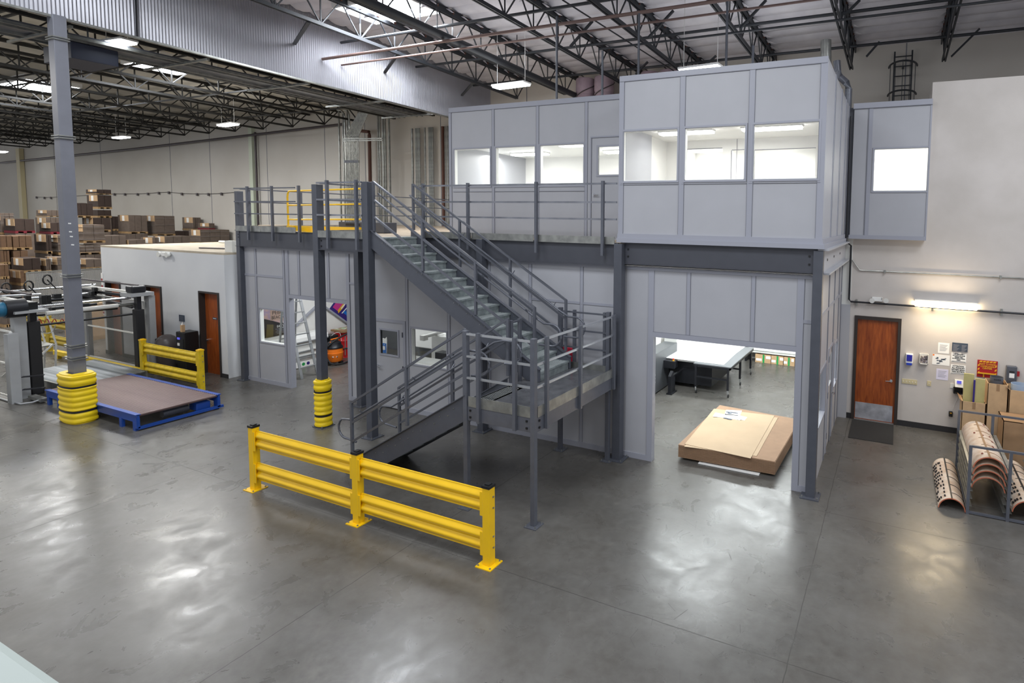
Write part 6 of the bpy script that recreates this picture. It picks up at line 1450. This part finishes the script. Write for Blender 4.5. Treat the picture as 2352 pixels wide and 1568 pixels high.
# lower loads that carry them
placed = [(o[0], o[1], o[2], o[3], o[4]) for o in lds]; cnt = {}
for o in sorted(lds, key=lambda o: (o[0], o[3])):
    X = o[0]; nl = max(1, round(o[3]/1.15)); h_ = o[3]/nl
    for q in range(nl):
        z0, z1 = q*h_, (q+1)*h_-.005
        if o[3] < .2 or any(a[0] == X and a[1] < o[2]-.02 and a[2] > o[1]+.02 and a[3] < z1-.02 and a[4] > z0+.02 for a in placed): continue
        placed.append((X, o[1], o[2], z0, z1)); cnt[X] = cnt.get(X, 0)+1
        load(X, o[1], o[2], z0, z1, 'card_g', 0, 'grey-brown carton load low down in the %s row, number %d there' % (place_words[X], cnt[X]))
# white rail in front of the camera
wr2 = T('balcony_rail', 'pale painted balcony rail in the bottom left corner of the photo', 'railing', (-.6, .25, 3.2))
p = hz(0, 1475, 4.2); q = hz(110, 1568, 4.2); m = MB(); m.box(-1.6, -.2, p.y-.12, p.y+.006, 4.12, 4.2); m.build('top_rail', mat('pale_rail_paint', '9aa39f', .4), wr2, bevel=.012)
for x in (-1.5, -.35): B(x-.03, x+.03, p.y-.1, p.y-.04, 3.0, 4.12).build('post', 'offwhite', wr2)

# ================================================================== LIGHT
w = bpy.data.worlds.new('world'); S.world = w; w.use_nodes = True
w.node_tree.nodes['Background'].inputs[0].default_value = (.93, .95, 1, 1); w.node_tree.nodes['Background'].inputs[1].default_value = .62
def area(name, loc, sx_, sy_, power, col=(1, 1, 1), rot=(0, 0, 0)):
    l = bpy.data.lights.new(name, 'AREA'); l.shape = 'RECTANGLE'; l.size = sx_; l.size_y = sy_; l.energy = power; l.color = col
    o = bpy.data.objects.new(name, l); C.objects.link(o); o.location = loc; o.rotation_euler = rot; return o
for x, y in ((-13.9, 12.2), (-13.9, 4), (-5, 4), (3, 4), (-5, -1), (4, 9)):  # first matches the modelled skylight; the rest are added overhead light
    area('skylight_and_fill_light', (x, y, 10.35 if y > 8 else 10.4), 3.4, 2.2, 400, (.92, .96, 1))
for x, y in ((-24.8, 11.8), (-34, 11.8), (-44, 11.8), (-54, 11.8), (-24.8, 4), (-34, 4)):  # first two match modelled skylights; the others are added light from above
    area('skylight_and_fill_light', (x, y, 9.0), 3.2, 2.0, 430, (1, .97, .9))
for x, y in ((-9.6, 12.4), (-6.6, 12.4), (-3.2, 10.75), (-3, 12.9), (-.2, 14.6)):
    area('office_light', (x, y, 6.42 if y < 14 else 7.2), 1.6, .5, 42, (1, 1, .98))
for x, y in ((-12, 2), (-4, 3), (-11, 14), (-4, 15), (4, 8)):  # added upward fill that brightens the high ceiling
    area('ceiling_fill_uplight', (x, y, 8.0), 4, 3, 55, (.95, .97, 1), (math.pi, 0, 0))
for x, y in ((-26, 6), (-28, 15), (-40, 13)):  # added upward fill for the low left ceiling
    area('ceiling_fill_uplight', (x, y, 8.2), 4, 3, 35, (1, .97, .9), (math.pi, 0, 0))
area('wall_lamp_light', (1.05, 13.6, 2.9), 1.2, .15, 26, (1, .80, .52), (R(-20), 0, 0))
area('wall_lamp_light', (1.05, 13.8, 3.1), 1.2, .1, 9, (1, .80, .52), (R(200), 0, 0))
area('room_light', (-14.3, 11.2, 3.75), 3.2, .5, 130, (.95, .98, 1))
area('room_light', (-11, 12.5, 3.75), 2.4, .5, 45, (.95, .98, 1))
area('room_light', (-4.6, 12.2, 3.75), 2.6, .6, 190, (.93, .99, 1))
area('room_light', (-3.2, 15.5, 3.75), 3, .6, 300, (.93, .99, 1))
S.view_settings.view_transform = 'Standard'; S.view_settings.look = 'None'; S.view_settings.gamma = 1; S.view_settings.use_curve_mapping = False
S.view_settings.exposure = 0
